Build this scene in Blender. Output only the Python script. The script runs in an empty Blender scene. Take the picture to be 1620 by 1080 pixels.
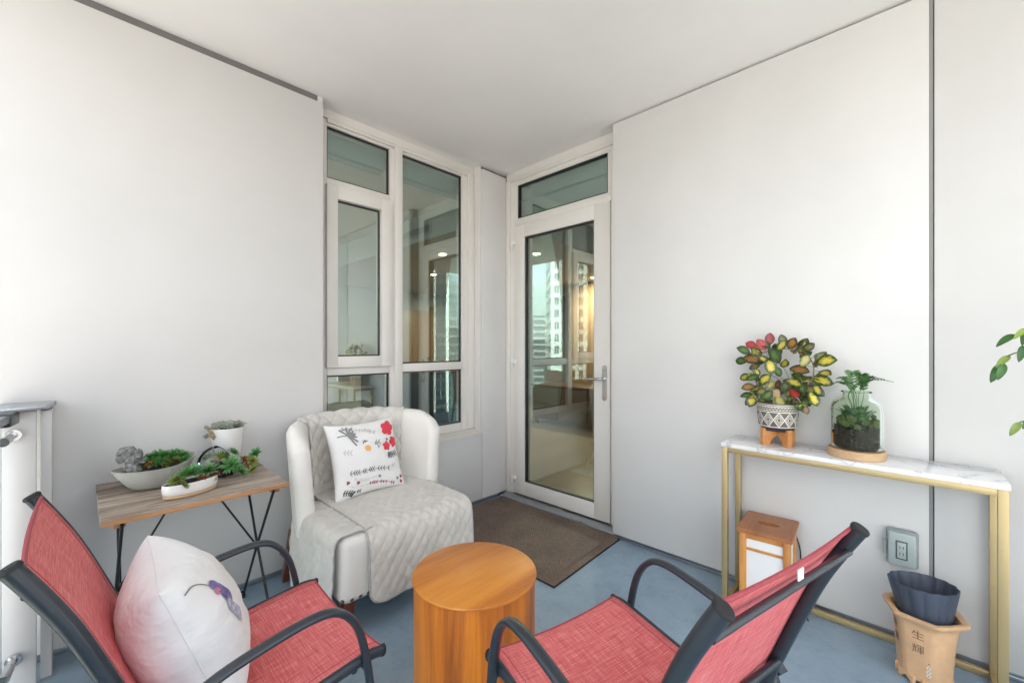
import bpy, bmesh, math, random
from mathutils import Vector, Matrix, noise
random.seed(7)
PI = math.pi
R = math.radians
scene = bpy.context.scene
col = scene.collection

# ------------------------------------------------------------------ camera
# world: +X runs along the plant-table wall towards the corner, +Y along the door wall towards the corner
H = 1.27                                   # eye height above z=0 (the interior floor); balcony floor is at FZ
FZ = -0.03
F, CX, CY = 658.0, 810.0, 548.5            # focal length and horizon of the photograph in its pixels
FW = Vector((.7212, .6928, 0)); RT = Vector((.6928, -.7212, 0)); UP = Vector((0, 0, 1))
cam_d = bpy.data.cameras.new('camera'); cam = bpy.data.objects.new('camera', cam_d); col.objects.link(cam)
cam.location = (0, 0, H)
cam.rotation_euler = (PI/2, 0, math.atan2(-FW.x, FW.y))
cam_d.sensor_width = 36; cam_d.lens = 36*F/1620
cam_d.shift_y = (CY-540)/1620
cam_d.clip_start = .02; cam_d.clip_end = 6000
scene.camera = cam

# ------------------------------------------------------------------ sky, sun, exposure
SUN = Vector((.62, .42, .72)).normalized()
w = bpy.data.worlds.new('World'); scene.world = w; w.use_nodes = True
nt = w.node_tree; nt.nodes.clear()
sky = nt.nodes.new('ShaderNodeTexSky'); sky.sky_type = 'NISHITA'; sky.sun_disc = False
sky.sun_elevation = math.asin(SUN.z); sky.sun_rotation = math.atan2(SUN.x, SUN.y)
sky.air_density = 1.0; sky.dust_density = 3.0; sky.ozone_density = 1.0
hs = nt.nodes.new('ShaderNodeHueSaturation'); hs.inputs['Saturation'].default_value = .33
bg = nt.nodes.new('ShaderNodeBackground'); bg.inputs[1].default_value = .14
wo = nt.nodes.new('ShaderNodeOutputWorld')
nt.links.new(sky.outputs[0], hs.inputs['Color']); nt.links.new(hs.outputs[0], bg.inputs[0]); nt.links.new(bg.outputs[0], wo.inputs[0])
sd = bpy.data.lights.new('sun', 'SUN'); sd.energy = 3.6; sd.angle = R(.53); sd.color = (1, .95, .88)
so = bpy.data.objects.new('sun', sd); col.objects.link(so); so.rotation_euler = SUN.to_track_quat('Z', 'Y').to_euler()
so.location = (0, 0, 30)
scene.view_settings.view_transform = 'Standard'; scene.view_settings.look = 'None'
scene.view_settings.exposure = 2.56; scene.view_settings.gamma = 1
scene.render.engine = 'CYCLES'
scene.cycles.max_bounces = 14; scene.cycles.diffuse_bounces = 6; scene.cycles.glossy_bounces = 6
scene.cycles.transparent_max_bounces = 16; scene.cycles.caustics_reflective = False; scene.cycles.caustics_refractive = False
scene.cycles.use_denoising = True
scene.cycles.sample_clamp_indirect = 8

# ------------------------------------------------------------------ pixels -> places
def ray(px, py): return FW + RT*((px-CX)/F) + UP*((CY-py)/F)
def pZ(px, py, z): d = ray(px, py); return Vector((0, 0, H)) + d*((z-H)/d.z)
def pX(px, py, x): d = ray(px, py); return Vector((0, 0, H)) + d*(x/d.x)
def pY(px, py, y): d = ray(px, py); return Vector((0, 0, H)) + d*(y/d.y)

# ------------------------------------------------------------------ materials
MATS = {}
def nodes_of(name):
    m = bpy.data.materials.new(name); m.use_nodes = True
    t = m.node_tree; b = t.nodes['Principled BSDF']; MATS[name] = m
    return m, t, b
def NN(t, kind, **kw):
    n = t.nodes.new('ShaderNode'+kind)
    for k, v in kw.items():
        if k.startswith('i_'):
            key = k[2:]
            n.inputs[int(key) if key.isdigit() else key.replace('_', ' ')].default_value = v
        else: setattr(n, k, v)
    return n
def coords(t, kind='Object', scale=(1, 1, 1), rot=(0, 0, 0)):
    tc = NN(t, 'TexCoord'); mp = NN(t, 'Mapping'); mp.inputs['Scale'].default_value = scale; mp.inputs['Rotation'].default_value = rot
    t.links.new(tc.outputs[kind], mp.inputs[0]); return mp.outputs[0]
def ramp(t, src, stops):
    r = NN(t, 'ValToRGB'); e = r.color_ramp.elements
    while len(e) < len(stops): e.new(.5)
    for el, (p, c) in zip(e, stops): el.position = p; el.color = (*c, 1)
    t.links.new(src, r.inputs[0]); return r.outputs[0]
def bump(t, b, src, strength=.2, dist=.002):
    n = NN(t, 'Bump', i_Strength=strength, i_Distance=dist); t.links.new(src, n.inputs['Height']); t.links.new(n.outputs[0], b.inputs['Normal'])
def mat(name, c, rough=.6, metal=0, var=.06, vs=6, bs=0, bstr=.2, bdist=.001, stretch=(1, 1, 1), rvar=.08, coat=0, sheen=0, kind='Object'):
    m, t, b = nodes_of(name)
    co = coords(t, kind, stretch)
    n = NN(t, 'TexNoise', i_Scale=vs, i_Detail=5.0, i_Roughness=.6); t.links.new(co, n.inputs['Vector'])
    lo = tuple(x*(1-var) for x in c); hi = tuple(min(1, x*(1+var)) for x in c)
    t.links.new(ramp(t, n.outputs[0], [(.3, lo), (.7, hi)]), b.inputs['Base Color'])
    mr = NN(t, 'MapRange'); mr.inputs[3].default_value = max(.02, rough-rvar); mr.inputs[4].default_value = min(1, rough+rvar)
    t.links.new(n.outputs[0], mr.inputs[0]); t.links.new(mr.outputs[0], b.inputs['Roughness'])
    b.inputs['Metallic'].default_value = metal
    b.inputs['Coat Weight'].default_value = coat
    b.inputs['Sheen Weight'].default_value = sheen
    if bs:
        n2 = NN(t, 'TexNoise', i_Scale=bs, i_Detail=3.0); t.links.new(co, n2.inputs['Vector']); bump(t, b, n2.outputs[0], bstr, bdist)
    return m
def wood(name, stops, stretch, scale=3.0, rough=.45, bstr=.15, kind='Object', coat=0, wave=0, each=False):
    m, t, b = nodes_of(name)
    co = coords(t, kind, stretch)
    n = NN(t, 'TexNoise', i_Scale=scale, i_Detail=9.0, i_Roughness=.62, i_Distortion=.6); t.links.new(co, n.inputs['Vector'])
    n2 = NN(t, 'TexNoise', i_Scale=scale*9, i_Detail=4.0, i_Roughness=.7); t.links.new(co, n2.inputs['Vector'])
    mx = NN(t, 'Math', operation='MULTIPLY_ADD'); mx.inputs[1].default_value = .3; t.links.new(n2.outputs[0], mx.inputs[0])
    sub = NN(t, 'Math', operation='SUBTRACT'); sub.inputs[1].default_value = .15
    t.links.new(n.outputs[0], sub.inputs[0]); t.links.new(sub.outputs[0], mx.inputs[2])
    cc = ramp(t, mx.outputs[0], stops)
    if each:         # every board its own tone
        oi = NN(t, 'ObjectInfo'); hv = NN(t, 'HueSaturation'); mr = NN(t, 'MapRange'); mr.inputs[3].default_value = .70; mr.inputs[4].default_value = 1.45
        t.links.new(oi.outputs['Random'], mr.inputs[0]); t.links.new(mr.outputs[0], hv.inputs['Value']); t.links.new(cc, hv.inputs['Color']); cc = hv.outputs[0]
    t.links.new(cc, b.inputs['Base Color'])
    b.inputs['Roughness'].default_value = rough; b.inputs['Coat Weight'].default_value = coat; b.inputs['Coat Roughness'].default_value = .25
    bump(t, b, mx.outputs[0], bstr, .001)
    return m

mat('panel', (.65, .64, .625), .42, var=.035, vs=1.7, bs=420, bstr=.05, bdist=.0006)
mat('ceiling_paint', (.82, .81, .79), .85, var=.03, vs=1.6, bs=260, bstr=.22, bdist=.001)
mat('frame', (.70, .675, .635), .38, var=.025, vs=3)
mat('frame_gap', (.05, .05, .05), .7)
mat('gasket', (.012, .012, .013), .5)
mat('gap_shade', (.16, .155, .15), .6, var=.1, vs=4)  # dark grey standing in for shade inside the panel gaps
mat('joint_grey', (.26, .255, .25), .6)
mat('flashing', (.42, .45, .48), .3, .9, var=.1, vs=8)
mat('silver', (.62, .62, .62), .22, 1, var=.05)
mat('hinge_white', (.78, .77, .75), .3)
mat('navy_metal', (.020, .028, .038), .34, 0, var=.12, vs=9, coat=.25)
mat('gold', (.50, .385, .20), .42, .55, var=.06, vs=5)
mat('fabric_white', (.77, .74, .69), .9, var=.03, vs=5, bs=300, bstr=.6, bdist=.002, sheen=.3)
mat('pillow_white', (.82, .81, .80), .88, var=.03, vs=6, bs=7, bstr=.8, bdist=.02, stretch=(1.3, 1.7, 1))
mat('pillow_floral', (.79, .785, .76), .88, var=.02, vs=6, bs=24, bstr=.25, bdist=.007)
mat('quilt', (.61, .58, .53), .85, var=.08, vs=14, bs=500, bstr=.25, bdist=.0008, sheen=.25)
mat('quilt_hem', (.40, .39, .37), .85, var=.08, vs=14)
mat('dark_wood', (.12, .032, .014), .35, var=.3, vs=9, stretch=(1, 1, .15), coat=.3)
mat('nail', (.20, .14, .09), .3, .9)
mat('black_iron', (.022, .023, .026), .45, .5)
mat('rubber', (.015, .015, .016), .7)
mat('white_ceramic', (.80, .79, .77), .22, var=.02, vs=9)
mat('grey_ceramic', (.42, .42, .385), .6, var=.1, vs=12, bs=150, bstr=.15)
mat('soil', (.022, .016, .012), .95, var=.5, vs=60, bs=120, bstr=1, bdist=.006)
mat('red_print', (.72, .055, .085), .85); mat('pink_print', (.62, .22, .28), .85); mat('grey_print', (.24, .23, .24), .85)
mat('pale_print', (.55, .54, .50), .85); mat('orange_print', (.85, .42, .12), .85); mat('dark_print', (.07, .075, .08), .85)
mat('violet_print', (.19, .15, .34), .85, var=.6, vs=45); mat('plum_print', (.35, .06, .10), .85); mat('feather_print', (.42, .42, .50), .85, var=.4, vs=80)
mat('outlet_grey', (.27, .31, .30), .45, var=.05); mat('outlet_clear', (.36, .42, .41), .2, var=.05); mat('outlet_dark', (.10, .11, .11), .4)
mat('blue_plastic', (.055, .07, .10), .5, var=.1, vs=8)
mat('terracotta', (.70, .43, .24), .5, var=.14, vs=9, bs=90, bstr=.12, bdist=.002)
mat('ink', (.20, .12, .075), .7)
mat('paper', (.82, .82, .82), .9, var=.02)
mat('cork', (.50, .36, .20), .9, var=.25, vs=120)
mat('pot_dark', (.13, .12, .105), .6); mat('pot_cream', (.74, .70, .61), .55, var=.05)
mat('pot_inner', (.035, .035, .05), .4)
mat('tag', (.85, .85, .84), .7)
mat('stem', (.22, .13, .08), .7, var=.3, vs=60); mat('stem_green', (.10, .17, .05), .6, var=.3, vs=60)
mat('rock', (.20, .195, .19), .9, var=.8, vs=55, bs=70, bstr=.8, bdist=.006)
mat('tower_white', (.66, .65, .62), .7, var=.05, vs=.2); mat('tower_glass', (.05, .075, .09), .12, 0, var=.3, vs=.3)
mat('tower_grey', (.36, .37, .38), .7, var=.06, vs=.2); mat('tower_brick', (.30, .25, .21), .8, var=.1, vs=.3)
mat('tower_teal', (.035, .07, .085), .08, .3, var=.4, vs=.25)
mat('tower_slate', (.10, .13, .15), .4)
mat('ground', (.27, .265, .25), .95, var=.3, vs=.02)
mat('room_wall', (.42, .43, .42), .8, var=.03); mat('room_ceiling', (.52, .53, .52), .85, var=.02)
mat('room_cabinet', (.085, .045, .025), .4, var=.25, vs=5, stretch=(1, 1, .2)); mat('navy_paint', (.02, .03, .05), .4)
mat('blind', (.40, .44, .41), .6); mat('sofa_navy', (.02, .026, .04), .85)

m, t, b = nodes_of('concrete_sky_blue')            # scuffed grey concrete, blue of the reflected sky put into its colour
co = coords(t)
n1 = NN(t, 'TexNoise', i_Scale=2.2, i_Detail=7.0, i_Roughness=.65); n2 = NN(t, 'TexNoise', i_Scale=16.0, i_Detail=6.0, i_Roughness=.7)
vo = NN(t, 'TexVoronoi', i_Scale=22.0); 
for n in (n1, n2, vo): t.links.new(co, n.inputs['Vector'])
mx = NN(t, 'Mix', data_type='RGBA'); mx.inputs[0].default_value = .35
t.links.new(ramp(t, n1.outputs[0], [(.3, (.21, .295, .37)), (.5, (.265, .36, .445)), (.72, (.32, .42, .505))]), mx.inputs[6])
t.links.new(ramp(t, n2.outputs[0], [(.32, (.13, .20, .265)), (.5, (.27, .365, .45)), (.75, (.40, .48, .54))]), mx.inputs[7])
spk = NN(t, 'Mix', data_type='RGBA', blend_type='MULTIPLY'); spk.inputs[0].default_value = .75
t.links.new(mx.outputs[2], spk.inputs[6]); t.links.new(ramp(t, vo.outputs[0], [(0, (.25, .25, .25)), (.05, (1, 1, 1))]), spk.inputs[7])
t.links.new(spk.outputs[2], b.inputs['Base Color'])
t.links.new(ramp(t, n2.outputs[0], [(.3, (.42,)*3), (.75, (.68,)*3)]), b.inputs['Roughness'])
bump(t, b, n2.outputs[0], .25, .002)

def pane_mat(name, refl, tint, fres=.35, gcol=(.93, 1, .98)):
    m, t, b = nodes_of(name); t.nodes.remove(b)
    out = t.nodes['Material Output']
    tr = NN(t, 'BsdfTransparent'); tr.inputs[0].default_value = (*tint, 1)
    gl = NN(t, 'BsdfGlossy'); gl.inputs[0].default_value = (*gcol, 1); gl.inputs['Roughness'].default_value = 0
    lw = NN(t, 'LayerWeight'); lw.inputs[0].default_value = fres
    ma = NN(t, 'MapRange'); ma.inputs[3].default_value = refl; ma.inputs[4].default_value = 1.0
    t.links.new(lw.outputs[0], ma.inputs[0])
    mx = NN(t, 'MixShader'); t.links.new(ma.outputs[0], mx.inputs[0]); t.links.new(tr.outputs[0], mx.inputs[1]); t.links.new(gl.outputs[0], mx.inputs[2])
    t.links.new(mx.outputs[0], out.inputs[0])
pane_mat('window_glass', .19, (.84, .93, .90), .2)
pane_mat('rail_glass', .03, (.93, .97, .96), .2)
pane_mat('jar_glass', .010, (.84, .91, .82), .14)
pane_mat('bowl_glass', .02, (.95, .965, .96), .14)

m, t, b = nodes_of('sling')                  # red woven vinyl mesh, uv in metres
tc = NN(t, 'TexCoord')
def uvn(sc, s, d=3.0):
    mp = NN(t, 'Mapping'); mp.inputs['Scale'].default_value = sc; t.links.new(tc.outputs['UV'], mp.inputs[0])
    n = NN(t, 'TexNoise', i_Scale=s, i_Detail=d, i_Roughness=.6); t.links.new(mp.outputs[0], n.inputs['Vector']); return n.outputs[0]
na = uvn((1, .05, 1), 260); nb = uvn((.05, 1, 1), 260); nc = uvn((1, 1, 1), 700)
ad = NN(t, 'Math', operation='ADD'); t.links.new(na, ad.inputs[0]); t.links.new(nb, ad.inputs[1])
ad2 = NN(t, 'Math', operation='MULTIPLY_ADD'); ad2.inputs[1].default_value = .6; t.links.new(nc, ad2.inputs[0]); t.links.new(ad.outputs[0], ad2.inputs[2])
dv = NN(t, 'Math', operation='DIVIDE'); dv.inputs[1].default_value = 2.6; t.links.new(ad2.outputs[0], dv.inputs[0])
t.links.new(ramp(t, dv.outputs[0], [(.36, (.45, .068, .08)), (.5, (.70, .135, .14)), (.64, (.84, .36, .34))]), b.inputs['Base Color'])
b.inputs['Roughness'].default_value = .6
wv = NN(t, 'TexChecker'); wv.inputs['Scale'].default_value = 420; t.links.new(tc.outputs['UV'], wv.inputs[0]); bump(t, b, wv.outputs[1], .35, .0006)
mat('sling_hem', (.36, .055, .07), .65, var=.2, vs=200)

m, t, b = nodes_of('woven_mat')              # brown woven vinyl, uv in metres
tc = NN(t, 'TexCoord')
br = NN(t, 'TexBrick'); br.offset = .5; br.inputs['Scale'].default_value = 1; br.inputs['Brick Width'].default_value = .020; br.inputs['Row Height'].default_value = .010
br.inputs['Mortar Size'].default_value = .0017; br.inputs['Color1'].default_value = (.30, .215, .16, 1); br.inputs['Color2'].default_value = (.20, .14, .105, 1); br.inputs['Mortar'].default_value = (.06, .042, .034, 1)
t.links.new(tc.outputs['UV'], br.inputs[0])
n = NN(t, 'TexNoise', i_Scale=5.0, i_Detail=6.0); t.links.new(tc.outputs['UV'], n.inputs['Vector'])
mx = NN(t, 'Mix', data_type='RGBA', blend_type='MULTIPLY'); mx.inputs[0].default_value = .7
t.links.new(br.outputs[0], mx.inputs[6]); t.links.new(ramp(t, n.outputs[0], [(.3, (.65,)*3), (.7, (1.25, 1.2, 1.15))]), mx.inputs[7])
t.links.new(mx.outputs[2], b.inputs['Base Color']); b.inputs['Roughness'].default_value = .6
inv = NN(t, 'Math', operation='SUBTRACT'); inv.inputs[0].default_value = 1; t.links.new(br.outputs[1], inv.inputs[1]); bump(t, b, inv.outputs[0], .6, .002)
mat('mat_seam', (.17, .12, .085), .7); mat('mat_edge', (.03, .022, .02), .7)

OR = [(.25, (.32, .085, .010)), (.45, (.56, .185, .022)), (.6, (.68, .26, .036)), (.8, (.74, .33, .065))]
OS = [(.28, (.22, .05, .005)), (.42, (.52, .14, .010)), (.55, (.70, .215, .014)), (.75, (.82, .30, .028))]
wood('table_side', OS, (1, 1, .05), 9, .4, .06, coat=.15)
wood('table_top', OR, (.10, 1, 1), 5, .48, .05, coat=.06)
wood('weathered', [(.2, (.06, .045, .035)), (.40, (.19, .135, .10)), (.52, (.29, .235, .19)), (.70, (.42, .35, .29)), (.9, (.34, .20, .11))], (.12, 1, 1), 20, .75, .9, each=True)
wood('plank_edge', [(.3, (.30, .13, .05)), (.7, (.48, .25, .11))], (.15, 1, 1), 12, .7, .4)
wood('lamp_wood', [(.3, (.46, .17, .04)), (.7, (.72, .34, .09))], (1, 1, .08), 9, .4, .08)
wood('lamp_lid', [(.3, (.26, .085, .03)), (.7, (.46, .19, .075))], (.12, 1, 1), 9, .42, .1)
wood('stand_wood', [(.3, (.48, .20, .06)), (.7, (.64, .31, .11))], (1, .15, 1), 20, .45, .05)
wood('pale_wood', [(.3, (.48, .30, .16)), (.7, (.62, .43, .25))], (.15, 1, 1), 14, .55, .06)
wood('room_floor', [(.3, (.20, .15, .10)), (.7, (.30, .23, .155))], (.2, 1, 1), 4, .3, .03)
wood('room_wood', [(.3, (.30, .18, .09)), (.7, (.42, .27, .15))], (1, 1, .08), 5, .4, .03)

m, t, b = nodes_of('marble')
co = coords(t, scale=(1, 1, 1))
n = NN(t, 'TexNoise', i_Scale=3.2, i_Detail=8.0, i_Distortion=1.6); t.links.new(co, n.inputs['Vector'])
t.links.new(ramp(t, n.outputs[0], [(.44, (.80, .80, .80)), (.487, (.75, .75, .76)), (.5, (.50, .50, .52)), (.512, (.76, .76, .77)), (.56, (.81, .81, .81))]), b.inputs['Base Color'])
b.inputs['Roughness'].default_value = .14

def leaf_mat(name, mid, edge, edge_w, sc=1.0):
    m, t, b = nodes_of(name)
    tc = NN(t, 'TexCoord'); oi = NN(t, 'ObjectInfo')
    g = NN(t, 'VectorMath', operation='LENGTH'); mp = NN(t, 'Mapping'); mp.inputs['Scale'].default_value = (1, 1.75, 0); mp.inputs['Location'].default_value = (-.5, 0, 0)
    mp.vector_type = 'POINT'; t.links.new(tc.outputs['UV'], mp.inputs[0]); t.links.new(mp.outputs[0], g.inputs[0])
    ad = NN(t, 'VectorMath', operation='ADD'); sc_ = NN(t, 'VectorMath', operation='SCALE'); sc_.inputs['Scale'].default_value = 37
    cb = NN(t, 'CombineXYZ'); t.links.new(oi.outputs['Random'], cb.inputs[0]); t.links.new(cb.outputs[0], sc_.inputs[0])
    t.links.new(tc.outputs['UV'], ad.inputs[0]); t.links.new(sc_.outputs[0], ad.inputs[1])
    n = NN(t, 'TexNoise', i_Scale=7.0, i_Detail=5.0); t.links.new(ad.outputs[0], n.inputs['Vector'])
    ma = NN(t, 'Math', operation='MULTIPLY_ADD'); ma.inputs[1].default_value = .5; t.links.new(n.outputs[0], ma.inputs[0]); t.links.new(g.outputs['Value'], ma.inputs[2])
    c = ramp(t, ma.outputs[0], [(edge_w-.14, mid), (edge_w, tuple((p*.5+q*.5) for p, q in zip(mid, edge))), (edge_w+.05, edge)])
    hv = NN(t, 'HueSaturation'); t.links.new(c, hv.inputs['Color'])
    mr = NN(t, 'MapRange'); mr.inputs[3].default_value = .75; mr.inputs[4].default_value = 1.2; t.links.new(oi.outputs['Random'], mr.inputs[0]); t.links.new(mr.outputs[0], hv.inputs['Value'])
    t.links.new(hv.outputs[0], b.inputs['Base Color']); b.inputs['Roughness'].default_value = .33
    b.inputs['Transmission Weight'].default_value = 0
leaf_mat('leaf_yellow', (.58, .47, .06), (.04, .075, .014), .575)
leaf_mat('leaf_green', (.10, .17, .03), (.025, .06, .014), .52)
leaf_mat('leaf_olive', (.22, .21, .06), (.055, .06, .016), .56)
leaf_mat('leaf_amber', (.36, .17, .05), (.075, .065, .016), .58)
leaf_mat('leaf_red', (.46, .05, .05), (.24, .03, .03), .62)
leaf_mat('leaf_pale', (.50, .44, .15), (.12, .16, .035), .64)
leaf_mat('leaf_ficus', (.035, .12, .02), (.025, .09, .015), .6)
leaf_mat('leaf_lime', (.26, .36, .07), (.18, .30, .05), .6)
mat('fern', (.06, .16, .04), .5, var=.3, vs=30); mat('moss', (.07, .10, .03), .9, var=.5, vs=80, bs=120, bstr=1, bdist=.004)
def succ_mat(name, a, b_, tip):
    m, t, bs = nodes_of(name)
    tc = NN(t, 'TexCoord'); sp = NN(t, 'SeparateXYZ'); t.links.new(tc.outputs['UV'], sp.inputs[0])
    t.links.new(ramp(t, sp.outputs[0], [(0, a), (.6, b_), (1, tip)]), bs.inputs['Base Color']); bs.inputs['Roughness'].default_value = .5
succ_mat('succulent_green', (.13, .17, .03), (.06, .22, .05), (.13, .32, .11))
succ_mat('succulent_warm', (.34, .13, .03), (.22, .25, .05), (.15, .30, .07))
succ_mat('succulent_red', (.34, .06, .025), (.32, .11, .04), (.28, .20, .06))
succ_mat('succulent_grey', (.24, .22, .15), (.22, .28, .22), (.32, .36, .30))
succ_mat('succulent_blush', (.32, .17, .10), (.42, .36, .22), (.40, .24, .16))

# ------------------------------------------------------------------ mesh helpers
class MB:
    def __init__(s): s.v = []; s.f = []; s.uv = {}
    def box(s, lo, hi):
        o = len(s.v); (a, b_, c), (d, e, f) = lo, hi
        s.v += [Vector(p) for p in ((a, b_, c), (d, b_, c), (d, e, c), (a, e, c), (a, b_, f), (d, b_, f), (d, e, f), (a, e, f))]
        s.f += [tuple(o+i for i in q) for q in ((0, 3, 2, 1), (4, 5, 6, 7), (0, 1, 5, 4), (1, 2, 6, 5), (2, 3, 7, 6), (3, 0, 4, 7))]
        return s
    def tube(s, path, rx, ry=None, n=10, side=None, cap=True):
        """sweep an ellipse; rx across `side`, ry along the other normal; radii may be lists"""
        path = [Vector(p) for p in path]; ry = rx if ry is None else ry; o = len(s.v); L = len(path)
        prev = Vector(side) if side is not None else None
        for i, p in enumerate(path):
            d = (path[min(i+1, L-1)]-path[max(i-1, 0)]).normalized()
            if prev is None: prev = d.orthogonal()
            a = (prev-d*prev.dot(d)).normalized(); b_ = d.cross(a)
            if side is None: prev = a
            x = rx[i] if isinstance(rx, (list, tuple)) else rx; y = ry[i] if isinstance(ry, (list, tuple)) else ry
            for k in range(n):
                q = 2*PI*k/n; s.v.append(p+a*(x*math.cos(q))+b_*(y*math.sin(q)))
        for i in range(L-1):
            for k in range(n):
                k2 = (k+1) % n
                s.f.append((o+i*n+k, o+i*n+k2, o+(i+1)*n+k2, o+(i+1)*n+k))
        if cap:
            s.f.append(tuple(o+k for k in reversed(range(n)))); s.f.append(tuple(o+(L-1)*n+k for k in range(n)))
        return s
    def lathe(s, prof, n=32, c=(0, 0, 0), fr=None, cap0=True, cap1=True):
        o = len(s.v); c = Vector(c)
        for (r, z) in prof:
            for k in range(n):
                q = 2*PI*k/n; rr = r*(fr(q, z) if fr else 1); s.v.append(c+Vector((rr*math.cos(q), rr*math.sin(q), z)))
        for i in range(len(prof)-1):
            for k in range(n):
                k2 = (k+1) % n; s.f.append((o+i*n+k, o+i*n+k2, o+(i+1)*n+k2, o+(i+1)*n+k))
        if cap0: s.f.append(tuple(o+k for k in reversed(range(n))))
        if cap1: s.f.append(tuple(o+(len(prof)-1)*n+k for k in range(n)))
        return s
    def grid(s, fn, us, vs, closed=False, uv=None):
        o = len(s.v); nu, nv = len(us), len(vs)
        for u in us:
            for v in vs:
                s.uv[len(s.v)] = uv(u, v) if uv else (u, v)
                s.v.append(Vector(fn(u, v)))
        for i in range(nu if closed else nu-1):
            for j in range(nv-1):
                i2 = (i+1) % nu
                s.f.append((o+i*nv+j, o+i2*nv+j, o+i2*nv+j+1, o+i*nv+j+1))
        return s
    def ball(s, c, r, n=16, m=9, fn=None):
        c = Vector(c); o = len(s.v); r = Vector(r) if hasattr(r, '__len__') else Vector((r, r, r))
        for i in range(m+1):
            th = PI*i/m
            for k in range(n):
                q = 2*PI*k/n; d = Vector((math.sin(th)*math.cos(q), math.sin(th)*math.sin(q), math.cos(th)))
                f = fn(d) if fn else 1
                s.v.append(c+Vector((d.x*r.x, d.y*r.y, d.z*r.z))*f)
        for i in range(m):
            for k in range(n):
                k2 = (k+1) % n; s.f.append((o+i*n+k, o+(i+1)*n+k, o+(i+1)*n+k2, o+i*n+k2))
        return s
    def poly(s, pts):
        o = len(s.v); s.v += [Vector(p) for p in pts]; s.f.append(tuple(range(o, o+len(pts)))); return s
    def prism(s, pts2, z0, z1, fn=None):
        """vertical prism over a 2-D outline"""
        o = len(s.v); n = len(pts2)
        for z in (z0, z1):
            for p in pts2: s.v.append(Vector((p[0], p[1], z)) if fn is None else Vector(fn(p[0], p[1], z)))
        s.f.append(tuple(o+k for k in reversed(range(n)))); s.f.append(tuple(o+n+k for k in range(n)))
        for k in range(n): s.f.append((o+k, o+(k+1) % n, o+n+(k+1) % n, o+n+k))
        return s
ORG = {}
def build(mb, name, m, parent=None, world=True, bevel=0, smooth=35, seg=2, thick=0, sub=0, kind=None):
    me = bpy.data.meshes.new(name)
    off = ORG.get(parent.name, Vector()) if (parent is not None and world) else Vector()
    me.from_pydata([v-off for v in mb.v], [], mb.f)
    if mb.uv:
        ul = me.uv_layers.new(name='uv')
        for lp in me.loops: ul.data[lp.index].uv = mb.uv.get(lp.vertex_index, (0, 0))
    bm = bmesh.new(); bm.from_mesh(me)
    if bevel:
        bmesh.ops.recalc_face_normals(bm, faces=bm.faces)
        bmesh.ops.bevel(bm, geom=[e for e in bm.edges if len(e.link_faces) == 2 and e.calc_face_angle(0) > .6], offset=bevel, segments=seg, profile=.5, affect='EDGES', clamp_overlap=True)
    else:
        bmesh.ops.remove_doubles(bm, verts=bm.verts, dist=1e-6)
        bmesh.ops.recalc_face_normals(bm, faces=bm.faces)
    bm.to_mesh(me); bm.free()
    me.materials.append(MATS[m])
    if smooth:
        me.shade_smooth(); me.set_sharp_from_angle(angle=R(smooth))
    o = bpy.data.objects.new(name, me); col.objects.link(o)
    if parent is not None:
        o.parent = parent; ORG[o.name] = ORG.get(parent.name, Vector()) if world else Vector()
    if thick:
        md = o.modifiers.new('solid', 'SOLIDIFY'); md.thickness = thick; md.offset = 0
    if sub:
        md = o.modifiers.new('sub', 'SUBSURF'); md.levels = sub; md.render_levels = sub
    if kind: o['kind'] = kind
    return o
def tag(o, label, cat, group=None):
    o['label'] = label; o['category'] = cat
    if group: o['group'] = group
    return o
def thing(name, label, cat, loc=(0, 0, 0), rotz=0, group=None):
    o = bpy.data.objects.new(name, None); col.objects.link(o); o.location = loc; o.rotation_euler = (0, 0, rotz)
    o.empty_display_size = .1; ORG[o.name] = Vector(loc)
    return tag(o, label, cat, group)
def struct(mb, name, m, **k):
    o = build(mb, name, m, **k); o['kind'] = 'structure'; return o
def solo(mb, name, m, label, cat, loc=None, group=None, **k):
    """a thing that is one mesh; its origin is moved to loc"""
    if loc is not None:
        L = Vector(loc); mb.v = [v-L for v in mb.v]
    o = build(mb, name, m, None, **k)
    if loc is not None: o.location = loc
    return tag(o, label, cat, group)
def bx(name, lo, hi, m, parent=None, bevel=.002, **k): return build(MB().box(lo, hi), name, m, parent, bevel=bevel, **k)
def copy_tree(o, parent=None):
    c = o.copy(); col.objects.link(c); c.parent = parent
    for ch in list(o.children): copy_tree(ch, c)
    return c
def lin(a, b, n): return [a+(b-a)*i/(n-1) for i in range(n)]
def smooth_path(pts, n=6):
    pts = [Vector(p) for p in pts]; out = []
    for i in range(len(pts)-1):
        p0 = pts[max(i-1, 0)]; p1 = pts[i]; p2 = pts[i+1]; p3 = pts[min(i+2, len(pts)-1)]
        for k in range(n):
            u = k/n; out.append(.5*((2*p1)+(p2-p0)*u+(2*p0-5*p1+4*p2-p3)*u*u+(3*p1-p0-3*p2+p3)*u**3))
    out.append(pts[-1]); return out
def ribbon(mb, line, wid, fn):
    """flat printed line: 2-D polyline mapped on a surface by fn(u, v)"""
    line = [Vector((p[0], p[1])) for p in line]; o = len(mb.v); L = len(line)
    for i, p in enumerate(line):
        d = line[min(i+1, L-1)]-line[max(i-1, 0)]
        d = d.normalized() if d.length > 1e-9 else Vector((1, 0)); nrm = Vector((-d.y, d.x))*(wid/2)
        for s_ in (1, -1): q = p+nrm*s_; mb.v.append(Vector(fn(q.x, q.y)))
    for i in range(L-1): mb.f.append((o+2*i, o+2*i+1, o+2*i+3, o+2*i+2))
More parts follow.
